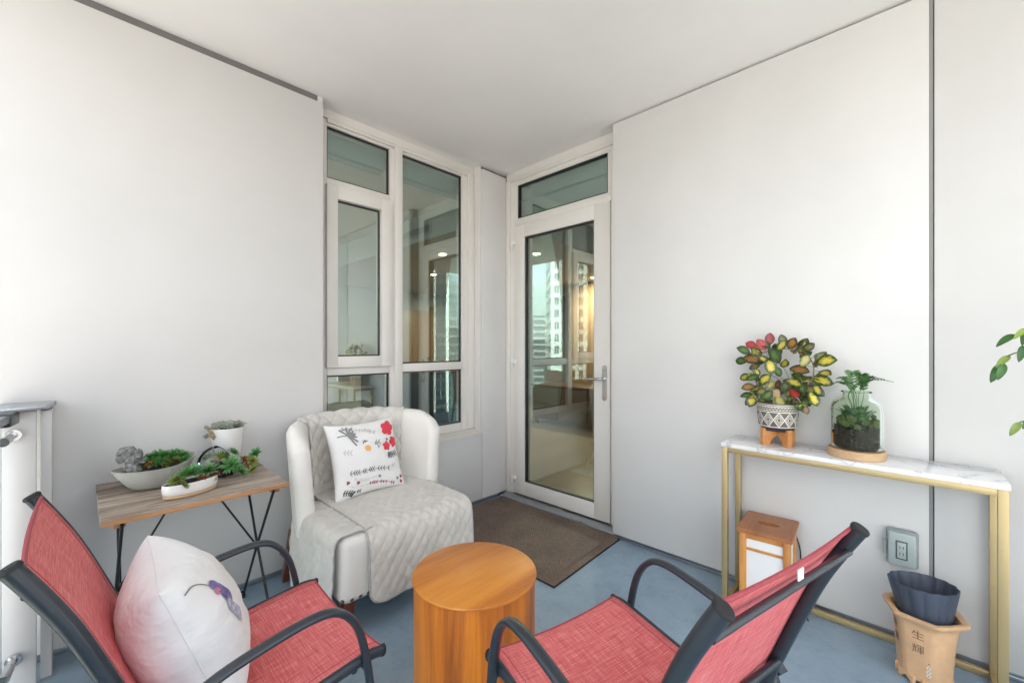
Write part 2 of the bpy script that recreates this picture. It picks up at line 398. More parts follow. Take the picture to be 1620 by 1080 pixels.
def blob(mb, c, rad, fn, n=14, rf=None):
    """flat printed shape: star-shaped outline about c"""
    o = len(mb.v); mb.v.append(Vector(fn(*c)))
    for k in range(n):
        q = 2*PI*k/n; r = rad*(rf(q) if rf else 1); mb.v.append(Vector(fn(c[0]+r*math.cos(q), c[1]+r*math.sin(q))))
    for k in range(n): mb.f.append((o, o+1+k, o+1+(k+1) % n))

# ------------------------------------------------------------------ setting: slabs and room behind the glass
XP, YP = 2.513, 2.585          # faces of the door-side and table-side cladding
CEIL = 2.79
YW, XD = 2.70, 2.625           # faces of window frame and door frame
FX0, FY0 = -.42, -1.2          # open edges of the balcony
struct(MB().box((FX0-.1, FY0-.1, -.28), (2.70, 2.80, FZ)), 'balcony_floor', 'concrete_sky_blue')
struct(MB().box((FX0-.15, FY0-.2, CEIL), (8.3, 8.3, CEIL+.3)), 'ceiling', 'ceiling_paint')
struct(MB().poly([(-3000, -3000, -52), (3000, -3000, -52), (3000, 3000, -52), (-3000, 3000, -52)]), 'ground', 'ground')
rf = MB(); rf.box((2.70, -2.3, -.28), (8.2, 8.2, 0)); rf.box((-2, 2.80, -.28), (2.70, 8.2, 0))
struct(rf, 'interior_floor', 'room_floor')
struct(MB().box((2.72, 2.95, 2.48), (8.1, 8.1, 2.785)), 'interior_soffit', 'room_ceiling')
iw = MB()
iw.box((-2, 8.1, 0), (8.2, 8.2, CEIL)); iw.box((8.1, -2.3, 0), (8.2, 8.1, CEIL)); iw.box((-2.1, 2.8, 0), (-2, 8.2, CEIL)); iw.box((2.7, -2.3, 0), (8.1, -2.2, CEIL))
iw.box((4.6, 2.55, 0), (4.72, 2.95, 2.48))
struct(iw, 'interior_wall', 'room_wall')

# ------------------------------------------------------------------ cladding walls
wl = thing('cladding_wall', 'pale grey panel wall with the window in it, behind the weathered table', 'wall', (-1, YP, FZ))
core = MB()
core.box((-2, 2.625, -.28), (1.02, 2.80, CEIL)); core.box((1.02, 2.625, -.28), (2.345, 2.80, .55)); core.box((1.02, 2.70, 2.731), (2.345, 2.80, CEIL)); core.box((2.345, 2.625, -.28), (2.72, 2.80, CEIL))
build(core, 'wall_core', 'gap_shade', wl)
bx('panel', (-1.9, YP, .005), (1.031, 2.612, 2.752), 'panel', wl, .003)
bx('panel', (1.034, YP, .005), (2.331, 2.612, .553), 'panel', wl, .003)
bx('panel', (2.335, YP, .005), (2.614, 2.612, 2.757), 'panel', wl, .003)
bx('gap_strip', (-1.9, 2.594, 2.7525), (.9995, 2.6245, 2.7885), 'gap_shade', wl, 0)  # dark strip paints the shade of the open gap above the panel
bx('base_flashing', (-1.9, 2.600, FZ), (2.61, 2.624, .0), 'flashing', wl, .002)
bx('reveal', (2.331, 2.6125, .56), (2.345, YW+.01, CEIL-.002), 'frame', wl, .001)
bx('corner_trim', (2.3345, 2.592, .56), (2.3445, 2.6115, CEIL-.004), 'frame', wl, .001) if False else None
bx('panel_clip', (1.0, 2.59, 2.753), (1.030, 2.62, 2.789), 'panel', wl, .001)
wr = thing('cladding_wall', 'pale grey panel wall with a dark vertical joint, behind the marble console', 'wall', (XP, -1, FZ))
core = MB(); core.box((2.553, -2.4, -.28), (2.70, 1.478, CEIL)); core.box((2.64, 1.478, 2.726), (2.70, 2.625, CEIL)); core.box((2.645, 1.478, -.28), (2.70, 2.625, -.005))
build(core, 'wall_core', 'gap_shade', wr)
bx('panel', (XP, -.054, .005), (2.540, 1.466, 2.779), 'panel', wr, .003)
bx('panel', (XP, -2.4, .005), (2.540, -.0695, 2.779), 'panel', wr, .003)
bx('base_flashing', (2.522, -2.4, FZ), (2.552, 1.466, -.012), 'flashing', wr, .002)
bx('base_flashing', (2.532, -2.4, -.011), (2.552, 1.466, .003), 'flashing', wr, .002)
bx('gap_strip', (2.518, -.0665, .0), (2.5525, -.0545, 2.779), 'joint_grey', wr, 0)

# ------------------------------------------------------------------ window
wn = thing('window', 'three part window with side casement in beige frame behind the armchair', 'window', (1.68, YW, .56))
YG = 2.722
def rect_frame(x0, x1, z0, z1, ix0, ix1, iz0, iz1, y0, y1):
    q = MB(); q.box((x0, y0, z0), (ix0, y1, z1)); q.box((ix1, y0, z0), (x1, y1, z1)); q.box((ix0, y0, z0), (ix1, y1, iz0)); q.box((ix0, y0, iz1), (ix1, y1, z1)); return q
bx('frame_jamb', (1.034, YW, .575), (1.100, 2.775, 2.729), 'frame', wn)
bx('frame_jamb', (2.210, YW, .575), (2.330, 2.775, 2.729), 'frame', wn)
bx('frame_head', (1.100, YW+.003, 2.690), (2.210, 2.775, 2.729), 'frame', wn)
bx('frame_sill', (1.100, YW+.003, .575), (2.210, 2.775, .640), 'frame', wn)
bx('mullion', (1.545, YW-.004, .640), (1.645, 2.775, 2.690), 'frame', wn)
bx('mullion_rib', (1.580, YW-.016, .640), (1.640, YW-.0045, 2.729), 'frame', wn)
bx('jamb_rib', (2.262, YW-.016, .585), (2.329, YW-.0005, 2.729), 'frame', wn)
bx('head_rib', (1.100, YW-.012, 2.706), (1.580, YW+.0025, 2.729), 'frame', wn); bx('head_rib', (1.640, YW-.012, 2.706), (2.262, YW+.0025, 2.729), 'frame', wn)
bx('transom', (1.100, YW+.002, 2.312), (1.545, 2.775, 2.356), 'frame', wn)
bx('transom', (1.100, YW-.006, 1.085), (1.545, 2.775, 1.132), 'frame', wn)
bx('transom', (1.645, YW-.006, 1.085), (2.210, 2.775, 1.146), 'frame', wn)
for (x0, x1, z0, z1) in ((1.101, 1.544, 2.357, 2.689), (1.101, 1.544, .641, 1.084), (1.646, 2.209, 1.147, 2.689), (1.646, 2.209, .641, 1.084)):
    build(rect_frame(x0, x1, z0, z1, x0+.009, x1-.009, z0+.009, z1-.009, YG-.006, YG+.012), 'gasket', 'gasket', wn)
    bx('pane', (x0+.009, YG, z0+.009), (x1-.009, YG+.006, z1-.009), 'window_glass', wn, 0)
sash = build(rect_frame(1.090, 1.548, 1.134, 2.310, 1.160, 1.470, 1.208, 2.226, YW-.026, 2.76), 'casement_sash', 'frame', wn, bevel=.002)
build(rect_frame(1.1605, 1.4695, 1.2085, 2.2255, 1.168, 1.462, 1.216, 2.218, YG-.016, YG+.002), 'gasket', 'gasket', sash)
bx('pane', (1.168, YG-.012, 1.216), (1.462, YG-.006, 2.218), 'window_glass', sash, 0)
sl = MB(); sl.prism([(YP-.012, .562), (YW+.002, .574), (YW+.002, .555), (YP-.002, .555), (YP-.002, .548), (YP-.012, .548)], 1.036, 2.331, lambda a, b_, z: (z, a, b_)); build(sl, 'window_sill', 'frame', wn)
bx('head_flashing', (1.032, YW-.006, 2.733), (2.331, YW-.001, CEIL-.001), 'frame', wn, .001)

# ------------------------------------------------------------------ door
dr = thing('balcony_door', 'glazed balcony door with lever handle and glass light above it', 'door', (XD, 2.02, 0))
XG = 2.652
def rect_frame_x(y0, y1, z0, z1, iy0, iy1, iz0, iz1, x0, x1):
    q = MB(); q.box((x0, y0, z0), (x1, iy0, z1)); q.box((x0, iy1, z0), (x1, y1, z1)); q.box((x0, iy0, z0), (x1, iy1, iz0)); q.box((x0, iy0, iz1), (x1, iy1, z1)); return q
bx('frame_jamb', (XD, 2.494, -.01), (2.70, 2.584, 2.724), 'frame', dr); bx('frame_jamb', (XD, 1.480, -.01), (2.70, 1.5445, 2.724), 'frame', dr)
bx('jamb_rib', (XD-.012, 2.538, -.01), (XD-.0005, 2.5845, 2.724), 'frame', dr)
bx('frame_head', (XD+.002, 1.5445, 2.674), (2.70, 2.494, 2.724), 'frame', dr)
bx('head_rib', (XD-.010, 1.48, 2.702), (XD+.0015, 2.538, 2.724), 'frame', dr)
bx('transom', (XD+.002, 1.5445, 2.316), (2.70, 2.494, 2.364), 'frame', dr)
bx('head_flashing', (XD-.004, 1.468, 2.728), (XD, 2.584, CEIL-.001), 'frame', dr, .001)
build(rect_frame_x(1.5455, 2.493, 2.365, 2.673, 1.572, 2.458, 2.376, 2.664, XD+.004, XD+.045), 'glazing_bead', 'frame', dr)
build(rect_frame_x(1.5725, 2.4575, 2.3765, 2.6635, 1.582, 2.448, 2.386, 2.654, XD+.010, XD+.040), 'gasket', 'gasket', dr)
bx('pane', (XG, 1.582, 2.386), (XG+.006, 2.448, 2.654), 'window_glass', dr, 0)
leaf = build(rect_frame_x(1.548, 2.491, .012, 2.312, 1.681, 2.371, .124, 2.203, XD-.008, 2.69), 'door_leaf', 'frame', dr, bevel=.002)
build(rect_frame_x(1.6815, 2.3705, .1245, 2.2025, 1.690, 2.362, .133, 2.194, XD+.004, XD+.034), 'gasket', 'gasket', leaf)
bx('pane', (XG, 1.690, .133), (XG+.006, 2.362, 2.194), 'window_glass', leaf, 0)
hp = MB(); hp.prism([(1.588+.016*math.cos(a), .885+.016+(.250-.032 if math.sin(a) > 0 else 0)+.016*math.sin(a)) for a in lin(.01, 2*PI-.2, 28)], 0, .011, lambda a, b_, z: (XD-.0085-z, a, b_))
build(hp, 'handle_plate', 'silver', leaf)
build(MB().tube(smooth_path([(XD-.015, 1.588, 1.040), (XD-.05, 1.588, 1.040), (XD-.060, 1.600, 1.040), (XD-.062, 1.66, 1.038), (XD-.062, 1.715, 1.036)], 5), .0095, .0085, 10), 'lever', 'silver', leaf)
build(MB().tube([(XD-.019, 1.588, 1.04), (XD-.032, 1.588, 1.04)], .014, n=14), 'lever_rose', 'silver', leaf)
for z in (2.15, 1.13, .13):
    q = MB(); q.box((XD-.022, 2.462, z), (XD-.0085, 2.520, z+.032)); build(q, 'hinge', 'hinge_white', dr, bevel=.003)
    build(MB().tube([(XD-.016, 2.505, z-.035), (XD-.016, 2.505, z-.001)], .0095, n=10), 'hinge_pin', 'hinge_white', dr)
th = MB(); th.prism([(2.548, FZ), (2.556, -.012), (XD-.004, .004), (2.644, .004), (2.644, FZ)], 1.468, 2.583, lambda a, b_, z: (a, z, b_)); build(th, 'threshold', 'flashing', dr)

# ------------------------------------------------------------------ room contents behind the glass
for (lab, lo, hi) in (('roller blind cassette inside the top of the casement window', (1.05, 2.79, 2.56), (1.56, 2.86, 2.69)), ('roller blind cassette inside the top of the wide window pane', (1.62, 2.79, 2.56), (2.30, 2.86, 2.69))):
    t_ = thing('roller_blind', lab, 'blind', (lo[0], lo[1], lo[2])); bx('cassette', lo, hi, 'blind', t_, .01)
    bx('fabric_edge', (lo[0]+.02, lo[1]+.03, lo[2]-.03), (hi[0]-.02, lo[1]+.036, lo[2]+.01), 'room_wall', t_, 0)
t_ = thing('roller_blind', 'roller blind cassette inside the glass light above the door', 'blind', (2.71, 1.6, 2.56)); bx('cassette', (2.712, 1.5, 2.56), (2.79, 2.50, 2.69), 'blind', t_, .01); bx('fabric_edge', (2.75, 1.52, 2.40), (2.756, 2.48, 2.57), 'blind', t_, 0)
av = thing('air_vent', 'slotted white air vent in the room soffit beyond the window', 'vent', (2.72, 4.0, 2.55))
build(rect_frame_x(3.85, 4.55, 2.545, 2.655, 3.87, 4.53, 2.56, 2.64, 2.705, 2.7195), 'frame', 'room_ceiling', av)
bx('backing', (2.714, 3.87, 2.56), (2.7190, 4.53, 2.64), 'gasket', av, 0)
for k in range(5): bx('slat', (2.707, 3.871, 2.566+k*.016), (2.7135, 4.529, 2.573+k*.016), 'room_ceiling', av, 0)
m, t, b = nodes_of('lamp_glow'); b.inputs['Emission Color'].default_value = (1, .72, .40, 1); b.inputs['Emission Strength'].default_value = 4; b.inputs['Base Color'].default_value = (.8, .8, .8, 1)
for (x, y, lab) in ((3.28, 4.4, 'small warm downlight in the soffit nearest the air vent'), (4.1, 5.75, 'small warm downlight in the soffit above the navy island'), (4.1, 3.5, 'small warm downlight added to the soffit beyond the balcony door'), (6.2, 4.0, 'small warm downlight added deep in the room beyond the door'), (5.6, 6.9, 'small warm downlight added in front of the wooden room door')):  # first two are visible fittings, the other three added to brighten the room
    t_ = thing('downlight', lab, 'ceiling light', (x, y, 2.48), group='recessed lights in the room')
    build(MB().lathe([(.062, 2.474), (.062, 2.4795)], 20, (x, y, 0)), 'trim', 'room_ceiling', t_)
    build(MB().lathe([(.046, 2.4715), (.046, 2.4735)], 20, (x, y, 0)), 'lens', 'lamp_glow', t_)
    ld = bpy.data.lights.new('downlight_light', 'AREA'); ld.shape = 'DISK'; ld.size = .1; ld.energy = 14 if x > 5.9 else 4; ld.color = (1, .87, .70)
    lo = bpy.data.objects.new('downlight_light', ld); col.objects.link(lo); lo.parent = t_; lo.location = (0, 0, -.02)
t_ = thing('room_door', 'plain wooden door in the far wall of the room beyond the window', 'door', (5.2, 8.09, 0))
bx('leaf', (4.85, 8.05, 0), (5.65, 8.095, 2.1), 'room_wood', t_, .004); bx('architrave', (5.66, 8.04, 0), (5.74, 8.0995, 2.2), 'room_wood', t_); build(MB().ball((5.58, 8.03, 1.0), .03), 'knob', 'black_iron', t_)
t_ = thing('kitchen_island', 'navy kitchen island with wooden worktop in the room beyond the window', 'island', (3.6, 5.2, 0))
bx('cabinet', (3.0, 5.3, 0), (4.6, 6.1, .88), 'navy_paint', t_, .004); bx('worktop', (2.96, 5.26, .882), (4.64, 6.14, .92), 'room_wood', t_, .004)
for k in range(3): bx('cabinet_door', (3.03+k*.52, 5.28, .1), (3.53+k*.52, 5.299, .85), 'navy_paint', t_, .003)
t_ = thing('sideboard', 'low dark brown sideboard in the room beyond the balcony door', 'sideboard', (5.4, 3.4, 0))
bx('carcass', (5.3, 2.96, .08), (5.8, 4.6, .62), 'room_cabinet', t_, .004); bx('top', (5.27, 2.94, .622), (5.83, 4.63, .65), 'room_cabinet', t_, .004)
for k in range(3): bx('drawer_front', (5.28, 2.98+k*.54, .12), (5.2995, 3.50+k*.54, .6), 'room_cabinet', t_, .003)
for (x, y) in ((5.34, 3.0), (5.34, 4.55), (5.76, 3.0), (5.76, 4.55)): bx('foot', (x-.02, y-.02, 0), (x+.02, y+.02, .0795), 'room_cabinet', t_, 0)
t_ = thing('wood_screen', 'tall honey wooden screen wall lit warm beyond the balcony door', 'screen', (6.6, 4, 0))
for k in range(10): bx('board', (6.6, 2.6+k*.22, 0), (6.64, 2.813+k*.22, 2.47), 'room_wood', t_, .003)

# ------------------------------------------------------------------ towers across the street (seen mirrored in the glass)
def tower(label, c, heading, wid, dep, z1, fl, bays, mwall, mglass, fins=True, group=None, mband=None):
    t_ = thing('apartment_tower' if z1 > 15 else 'apartment_block', label, 'building', (c[0], c[1], -52), heading)
    q = MB().box((-wid/2, -dep/2, 0), (wid/2, dep/2, z1+52)); build(q, 'glazing', mglass, t_, world=False, smooth=0)
    nfl = int((z1+52)/fl)
    me = None
    for k in range(nfl+1):
        if me is None:
            e = MB(); e.box((-wid/2-.5, -dep/2-.5, -.55), (wid/2+.5, dep/2+.5, .55)); o = build(e, 'floor_band', mband or mwall, t_, world=False, smooth=0); me = o
        else:
            o = me.copy(); col.objects.link(o)
        o.location = (0, 0, min(k*fl, z1+52))
    if fins:
        first = None
        for i in range(bays+1):
            for sy in (-1, 1):
                x = -wid/2+wid*i/bays
                if first is None:
                    e = MB().box((-.45, -.28, 0), (.45, .28, z1+52)); first = o = build(e, 'pier', mwall, t_, world=False, smooth=0)
                else: o = first.copy(); col.objects.link(o)
                o.location = (x, sy*(dep/2+.29), 0)
        fm = None
        for i in range(bays):
            for k in range(max(0, int(36/fl)), nfl):
                if (i*7+k*3) % 3 == 2: continue
                if fm is None:
                    e = MB().box((-.06, -.1, -fl/2+.56), (.06, .1, fl/2-.56)); fm = o = build(e, 'window_mullion', mwall, t_, world=False, smooth=0)
                else: o = fm.copy(); col.objects.link(o)
                o.location = (-wid/2+wid*(i+.5)/bays, -dep/2-.11, k*fl+fl/2)
    return t_
hd = math.atan2(FW.y, FW.x)+PI/2           # local -y of a tower looks at the balcony
def behind(px, dist): d = ray(px, CY); return (-d.x*dist, -d.y*dist)
tower('white gridded apartment tower mirrored in the door glass', behind(945, 104), hd, 22, 16, 60, 3.0, 11, 'tower_white', 'tower_glass')
tower('dark glass tower with white piers standing in for sun glints mirrored in the window', behind(690, 140), hd+.25, 13, 13, 34, 3.0, 3, 'tower_white', 'tower_teal', mband='tower_slate')  # white pier colour stands in for sun glints on the facade
tower('distant grey tower standing between the two nearer towers', behind(860, 210), hd, 9, 20, 17, 3.2, 4, 'tower_grey', 'tower_glass', False)
tower('brown apartment block facing the open end of the balcony', (40, -120), 0, 40, 18, 6, 3.2, 14, 'tower_brick', 'tower_glass', False)
tower('wide pale apartment block across the street from the railing', (-130, 20), PI/2, 46, 18, 12, 3.2, 14, 'tower_white', 'tower_glass', False)

# ------------------------------------------------------------------ railing at the open edge
rl = thing('glass_railing', 'glass balcony railing with grey metal post and dark handrail end', 'railing', (-.15, 2.45, FZ))
dv = Vector((-.102, -.995, 0)); nv = Vector((.995, -.102, 0))
P0 = Vector((-.185, 2.43, 0))
def rail_prism(a, b_, w0, w1, z0, z1):
    q = MB(); A = P0+dv*a; Bp = P0+dv*b_
    q.prism([tuple((A+nv*w0)[:2]), tuple((Bp+nv*w0)[:2]), tuple((Bp+nv*w1)[:2]), tuple((A+nv*w1)[:2])], z0, z1); return q
bx('post', (-.197, 2.425, FZ), (-.114, 2.455, 1.028), 'panel', rl, .003)
bx('post_flange', (-.105, 2.46, FZ), (-.075, 2.574, 1.02), 'panel', rl, .002)
cp = MB(); cp.prism([(-.215, 2.36), (-.085, 2.40), (-.066, 2.583), (-.215, 2.583)], 1.030, 1.046); build(cp, 'post_cap', 'flashing', rl, bevel=.002)
build(rail_prism(.12, 4.6, -.030, .030, 1.000, 1.028), 'handrail', 'flashing', rl, bevel=.004)
build(rail_prism(.02, .14, -.034, .034, .985, 1.034), 'handrail_end', 'navy_metal', rl, bevel=.008)
for k in range(3): build(rail_prism(.10+k*1.5, 1.56+k*1.5, -.006, .006, .06, .99), 'glass_panel', 'rail_glass', rl, bevel=0)
for k in range(1, 4): build(rail_prism(.08+k*1.5-.025, .08+k*1.5+.005, .012, .07, FZ, .998), 'post', 'panel', rl, bevel=.003)
for z in (.94, .10):
    A = P0+nv*.012
    build(MB().tube([(-.170, 2.424, z), (-.170, 2.412, z)], .022, n=14), 'clamp_rose', 'silver', rl)
    build(MB().tube(smooth_path([(-.170, 2.412, z), (-.175, 2.39, z), (-.178, 2.36, z-.004), (-.186, 2.31, z-.008)], 4), [.012]*5+[.014]*5+[.016]*3, n=10), 'clamp_arm', 'silver', rl)

# ------------------------------------------------------------------ door mat
mt = thing('door_mat', 'brown woven door mat in front of the glazed door', 'mat', (2.15, 1.98, FZ))
def mat_xy(u, v): return (1.775+u*.755-.035*v*0+.012*u, 1.390+v*1.175+.03*u*(1-v))
q = MB(); nu, nv_ = 20, 28
q.grid(lambda u, v: (*mat_xy(u, v), FZ+.011+.0012*noise.noise(Vector((u*6, v*8, 0)))), lin(0, 1, nu), lin(0, 1, nv_), uv=lambda u, v: (v*1.18, u*.755))
build(q, 'woven_surface', 'woven_mat', mt)
q = MB(); q.prism([mat_xy(-.004, -.002), mat_xy(1.004, -.002), mat_xy(1.004, 1.002), mat_xy(-.004, 1.002)], FZ+.001, FZ+.0085); build(q, 'backing', 'mat_edge', mt)
q = MB()
for (a, b_) in (((.07, .045), (.93, .045)), ((.93, .045), (.93, .955)), ((.93, .955), (.07, .955)), ((.07, .955), (.07, .045))):
    ribbon(q, [(a[0]+(b_[0]-a[0])*i/20, a[1]+(b_[1]-a[1])*i/20) for i in range(21)], .005, lambda u, v: (*mat_xy(u, v), FZ+.0142))
build(q, 'stitched_border', 'mat_seam', mt)

# ------------------------------------------------------------------ round side table
tc_ = thing('drum_table', 'round honey wood drum table between the red chairs', 'table', (1.037, 1.19, FZ))
build(MB().lathe([(.222, .0), (.222, .012), (.226, .0125), (.226, .4445)], 72), 'drum', 'table_side', tc_, world=False)
q = MB().lathe([(.2275, .445), (.2315, .4475), (.2325, .4500), (.2315, .4545), (.229, .456)], 96); build(q, 'top', 'table_top', tc_, world=False, smooth=50)

# ------------------------------------------------------------------ red sling chairs
def make_chair(label, rotz, loc):
    t_ = thing('sling_chair', label, 'chair', loc, rotz)
    W = .250
    side = smooth_path([(-.352, .915), (-.318, .855), (-.278, .775), (-.232, .66), (-.185, .535), (-.150, .445), (-.115, .398), (-.055, .384), (.06, .392), (.2, .408), (.30, .418), (.345, .412)], 5)
    prof = [(p.x, p.y) for p in side] if hasattr(side[0], 'z') is False else [(p[0], p[1]) for p in side]
    for s_ in (1, -1):
        pts = [(x, s_*W, z) for x, z in prof]
        build(MB().tube(pts, .0115, .0160, 14, side=(0, 1, 0)), 'side_rail', 'navy_metal', t_, world=False, smooth=60)
        for (x, z), (x2, z2) in ((prof[0], prof[1]), (prof[-1], prof[-2])):
            d = Vector((x-x2, 0, z-z2)).normalized(); p = Vector((x, s_*W, z))
            build(MB().tube([p-d*.001, p+d*.005, p+d*.008], [.0128, .0128, .011], [.0176, .0176, .015], 14, side=(0, 1, 0)), 'end_cap', 'rubber', t_, world=False)
        arm = smooth_path([(-.195, s_*.272, .500), (-.15, s_*.276, .535), (-.06, s_*.278, .578), (.05, s_*.278, .602), (.145, s_*.278, .612), (.205, s_*.277, .598), (.252, s_*.275, .545), (.280, s_*.273, .46), (.300, s_*.272, .33), (.318, s_*.272, .15), (.330, s_*.272, .012)], 5)
        build(MB().tube(arm, .016, .0105, 12, side=(0, 1, 0)), 'arm', 'navy_metal', t_, world=False, smooth=60)
        leg = smooth_path([(-.165, s_*.270, .50), (-.20, s_*.271, .40), (-.262, s_*.272, .2), (-.325, s_*.272, .012)], 5)
        build(MB().tube(leg, .015, .0105, 12, side=(0, 1, 0)), 'rear_leg', 'navy_metal', t_, world=False, smooth=60)
        for x in (.331, -.327): build(MB().tube([(x, s_*.272, 0), (x, s_*.272, .02)], .019, .0145, 12, side=(0, 1, 0)), 'foot_cap', 'rubber', t_, world=False)
        for (x, z) in ((-.18, .515), (.291, .398)):
            build(MB().tube([(x, s_*.248, z), (x, s_*.276, z)], .009, n=10), 'bolt', 'navy_metal', t_, world=False)
    bars = [((-.334, .862), .0075), ((-.195, .543), .0088), ((-.02, .374), .0088), ((.262, .398), .0095)]
    for (x, z), r in bars: build(MB().tube([(x, -W, z), (x, W, z)], r, n=12), 'cross_bar', 'navy_metal', t_, world=False, smooth=60)
    # the sling: a sheet between the rails, sagging a little
    sp = prof[1:-1]; Ls = [0]
    for i in range(1, len(sp)): Ls.append(Ls[-1]+math.hypot(sp[i][0]-sp[i-1][0], sp[i][1]-sp[i-1][1]))
    def sl_(i, v):
        x, z = sp[int(i)]; sag = .014*(1-v*v)*(1.0 if z < .43 else .55)
        i0, i1 = max(0, int(i)-1), min(len(sp)-1, int(i)+1)
        dx, dz = sp[i1][0]-sp[i0][0], sp[i1][1]-sp[i0][1]; L = math.hypot(dx, dz) or 1
        n_ = Vector((-dz/L, dx/L)) if dx > 0 else Vector((-dz/L, dx/L))
        off = .012+.006*0
        e = 1.0 if 2 < i < len(sp)-2 else .35
        return (x-dz/L*(off-sag), v*(W-.004), z+dx/L*(off-sag)) if True else None
    q = MB(); q.grid(sl_, list(range(len(sp))), lin(-1, 1, 15), uv=lambda i, v: (v*W, Ls[int(i)]))
    sg = build(q, 'sling', 'sling', t_, world=False, smooth=80, thick=.0024)
    for (ia, s2) in ((0, 1), (len(sp)-1, -1)):
        q = MB(); q.tube([sl_(ia, v) for v in lin(-.99, .99, 13)], .004, n=8); build(q, 'hem', 'sling_hem', sg, world=False)
    for v in (-.90, .90):
        q = MB(); pts = [Vector(sl_(i, v)) for i in range(len(sp))]
        q.tube([p+Vector((.0006, 0, .0016)) for p in pts], .0011, n=5); build(q, 'seam', 'sling_hem', sg, world=False)
    return t_, sl_
chairA, slA = make_chair('red sling chair beside the weathered table, holding the white pillow', 0, (.270, 1.370, FZ))
fwd = Vector((.24, .971, 0)).normalized(); front = Vector((1.062, .816, FZ))
chairB, slB = make_chair('empty red sling chair facing the drum table with its back to the marble console', math.atan2(fwd.y, fwd.x), front-fwd*.345)
q = MB(); q.box((-.3385, -.006, .890), (-.3365, .013, .910)); tg = build(q, 'care_tag', 'tag', chairB, world=False); tg.location = (-.012, .0, -.005)

# ------------------------------------------------------------------ pillows
def pillow_fn(a, b_, th, k=.09):
    def f(u, v, s_=1, lift=0):
        h = th*(max(0, (1-u*u))*max(0, (1-v*v)))**.42
        return Vector((a*u*(1-k*(1-v*v)*abs(u)), b_*v*(1-k*(1-u*u)*abs(v)), s_*(h+lift)))
    return f
def pillow_mesh(f, n=34, wr=0, seed=0):
    us = [math.sin(PI/2*x) for x in lin(-1, 1, n)]
    q = MB()
    for s_ in (1, -1):
        def g(u, v):
            p = f(u, v, s_)
            if wr:
                e = (1-u*u)*(1-v*v)
                p.z += s_*wr*e**.5*(noise.noise(Vector((u*1.6+seed, v*4+s_*3, 0)))+.5*noise.noise(Vector((u*5+seed, v*7, s_*2))))
            return p
        q.grid(g, us, us)
    return q
# floral cushion on the armchair
fc = thing('cushion', 'white floral cushion with red flowers leaning in the quilted armchair', 'cushion')
BL, BR, TL, TR = Vector((.956, 2.232, .425)), Vector((1.384, 2.240, .425)), Vector((.944, 2.375, .825)), Vector((1.376, 2.385, .830))
def frame_to(o, ctr, ex, ey):
    ex = ex.normalized(); ey = (ey-ex*ey.dot(ex)).normalized(); ez = ex.cross(ey)
    o.matrix_world = Matrix.Translation(ctr) @ Matrix((ex, ey, ez)).transposed().to_4x4()
frame_to(fc, (BL+BR+TL+TR)/4, (BR-BL+TR-TL), (TL-BL+TR-BR))
ff = pillow_fn(.215, .215, .068)
build(pillow_mesh(ff, 34, .006, 3), 'cover', 'pillow_floral', fc, world=False, smooth=80)
fmap = lambda u, v: ff(u, v, 1, .0030)+Vector((0, 0, .006*((1-u*u)*(1-v*v))**.5*(noise.noise(Vector((u*1.6+3, v*4+3, 0)))+.5*noise.noise(Vector((u*5+3, v*7, 2))))))
CR = lambda x, y: ((x-75)/(900-75)*2-1 + (.02), 1-(y-110)/(880-110)*2)    # zoomed print -> cushion face
def cr(x, y):       # affine from the zoomed crop: TL(70,150) TR(780,70) BL(215,990) BR(970,745)
    s_, t2 = 0.5, 0.5
    for _ in range(12):
        px = (1-s_)*(1-t2)*70+s_*(1-t2)*780+(1-s_)*t2*215+s_*t2*970
        py = (1-s_)*(1-t2)*150+s_*(1-t2)*70+(1-s_)*t2*990+s_*t2*745
        s_ += (x-px)/740; t2 += (y-py)/780
    return (2*s_-1, 1-2*t2)
def flower(mb, x, y, r, n=5, ph=0): blob(mb, cr(x, y), r, fmap, 40, lambda a: .72+.28*abs(math.cos(n/2*(a+ph))))
q = MB(); flower(q, 700, 195, .235); build(q, 'red_flower', 'red_print', fc, world=False)
q = MB(); flower(q, 785, 335, .165, 5, .6); build(q, 'red_flower', 'red_print', fc, world=False)
q = MB(); flower(q, 688, 388, .135, 5, 1.1); build(q, 'red_flower', 'red_print', fc, world=False)
q = MB(); blob(q, cr(470, 418), .085, fmap, 16); build(q, 'orange_flower', 'orange_print', fc, world=False)
q = MB()
for a, L in ((2.35, .34), (1.55, .25), (1.1, .26), (.6, .27), (.15, .27), (-.35, .30), (-.75, .40), (-1.1, .45)):
    c0 = cr(270, 275); ribbon(q, [(c0[0]+L*k/6*math.cos(a)*.8, c0[1]+L*k/6*math.sin(a)*.8) for k in range(7)], .05, fmap)
blob(q, cr(300, 275), .11, fmap); ribbon(q, [cr(165, 295), cr(215, 278), cr(280, 275)], .03, fmap); build(q, 'grey_leaf_print', 'grey_print', fc, world=False)
q = MB()
def sprig(mb, pts, n, L, wid, ang=.9, sides=(1, -1)):
    pts = [Vector(cr(*p)) for p in pts]; P = [Vector((p.x, p.y)) for p in smooth_path([(p.x, p.y, 0) for p in pts], 6)]
    ribbon(mb, P, wid*.6, fmap)
    for k in range(n):
        f_ = (k+.5)/n*(len(P)-1); i = int(f_); p = P[i]; d = (P[min(i+1, len(P)-1)]-P[max(i-1, 0)]).normalized()
        for s_ in sides:
            e = Vector((d.x*math.cos(ang)-s_*d.y*math.sin(ang), d.y*math.cos(ang)+s_*d.x*math.sin(ang)))
            ribbon(mb, [p+e*L*j/3 for j in range(4)], wid, fmap)
sprig(q, [(300, 690), (430, 665), (560, 630), (730, 610)], 13, .085, .018)
sprig(q, [(260, 890), (330, 890), (370, 905)], 6, .075, .028, 1.3); sprig(q, [(705, 480), (760, 470), (830, 440)], 6, .085, .028, 1.4)
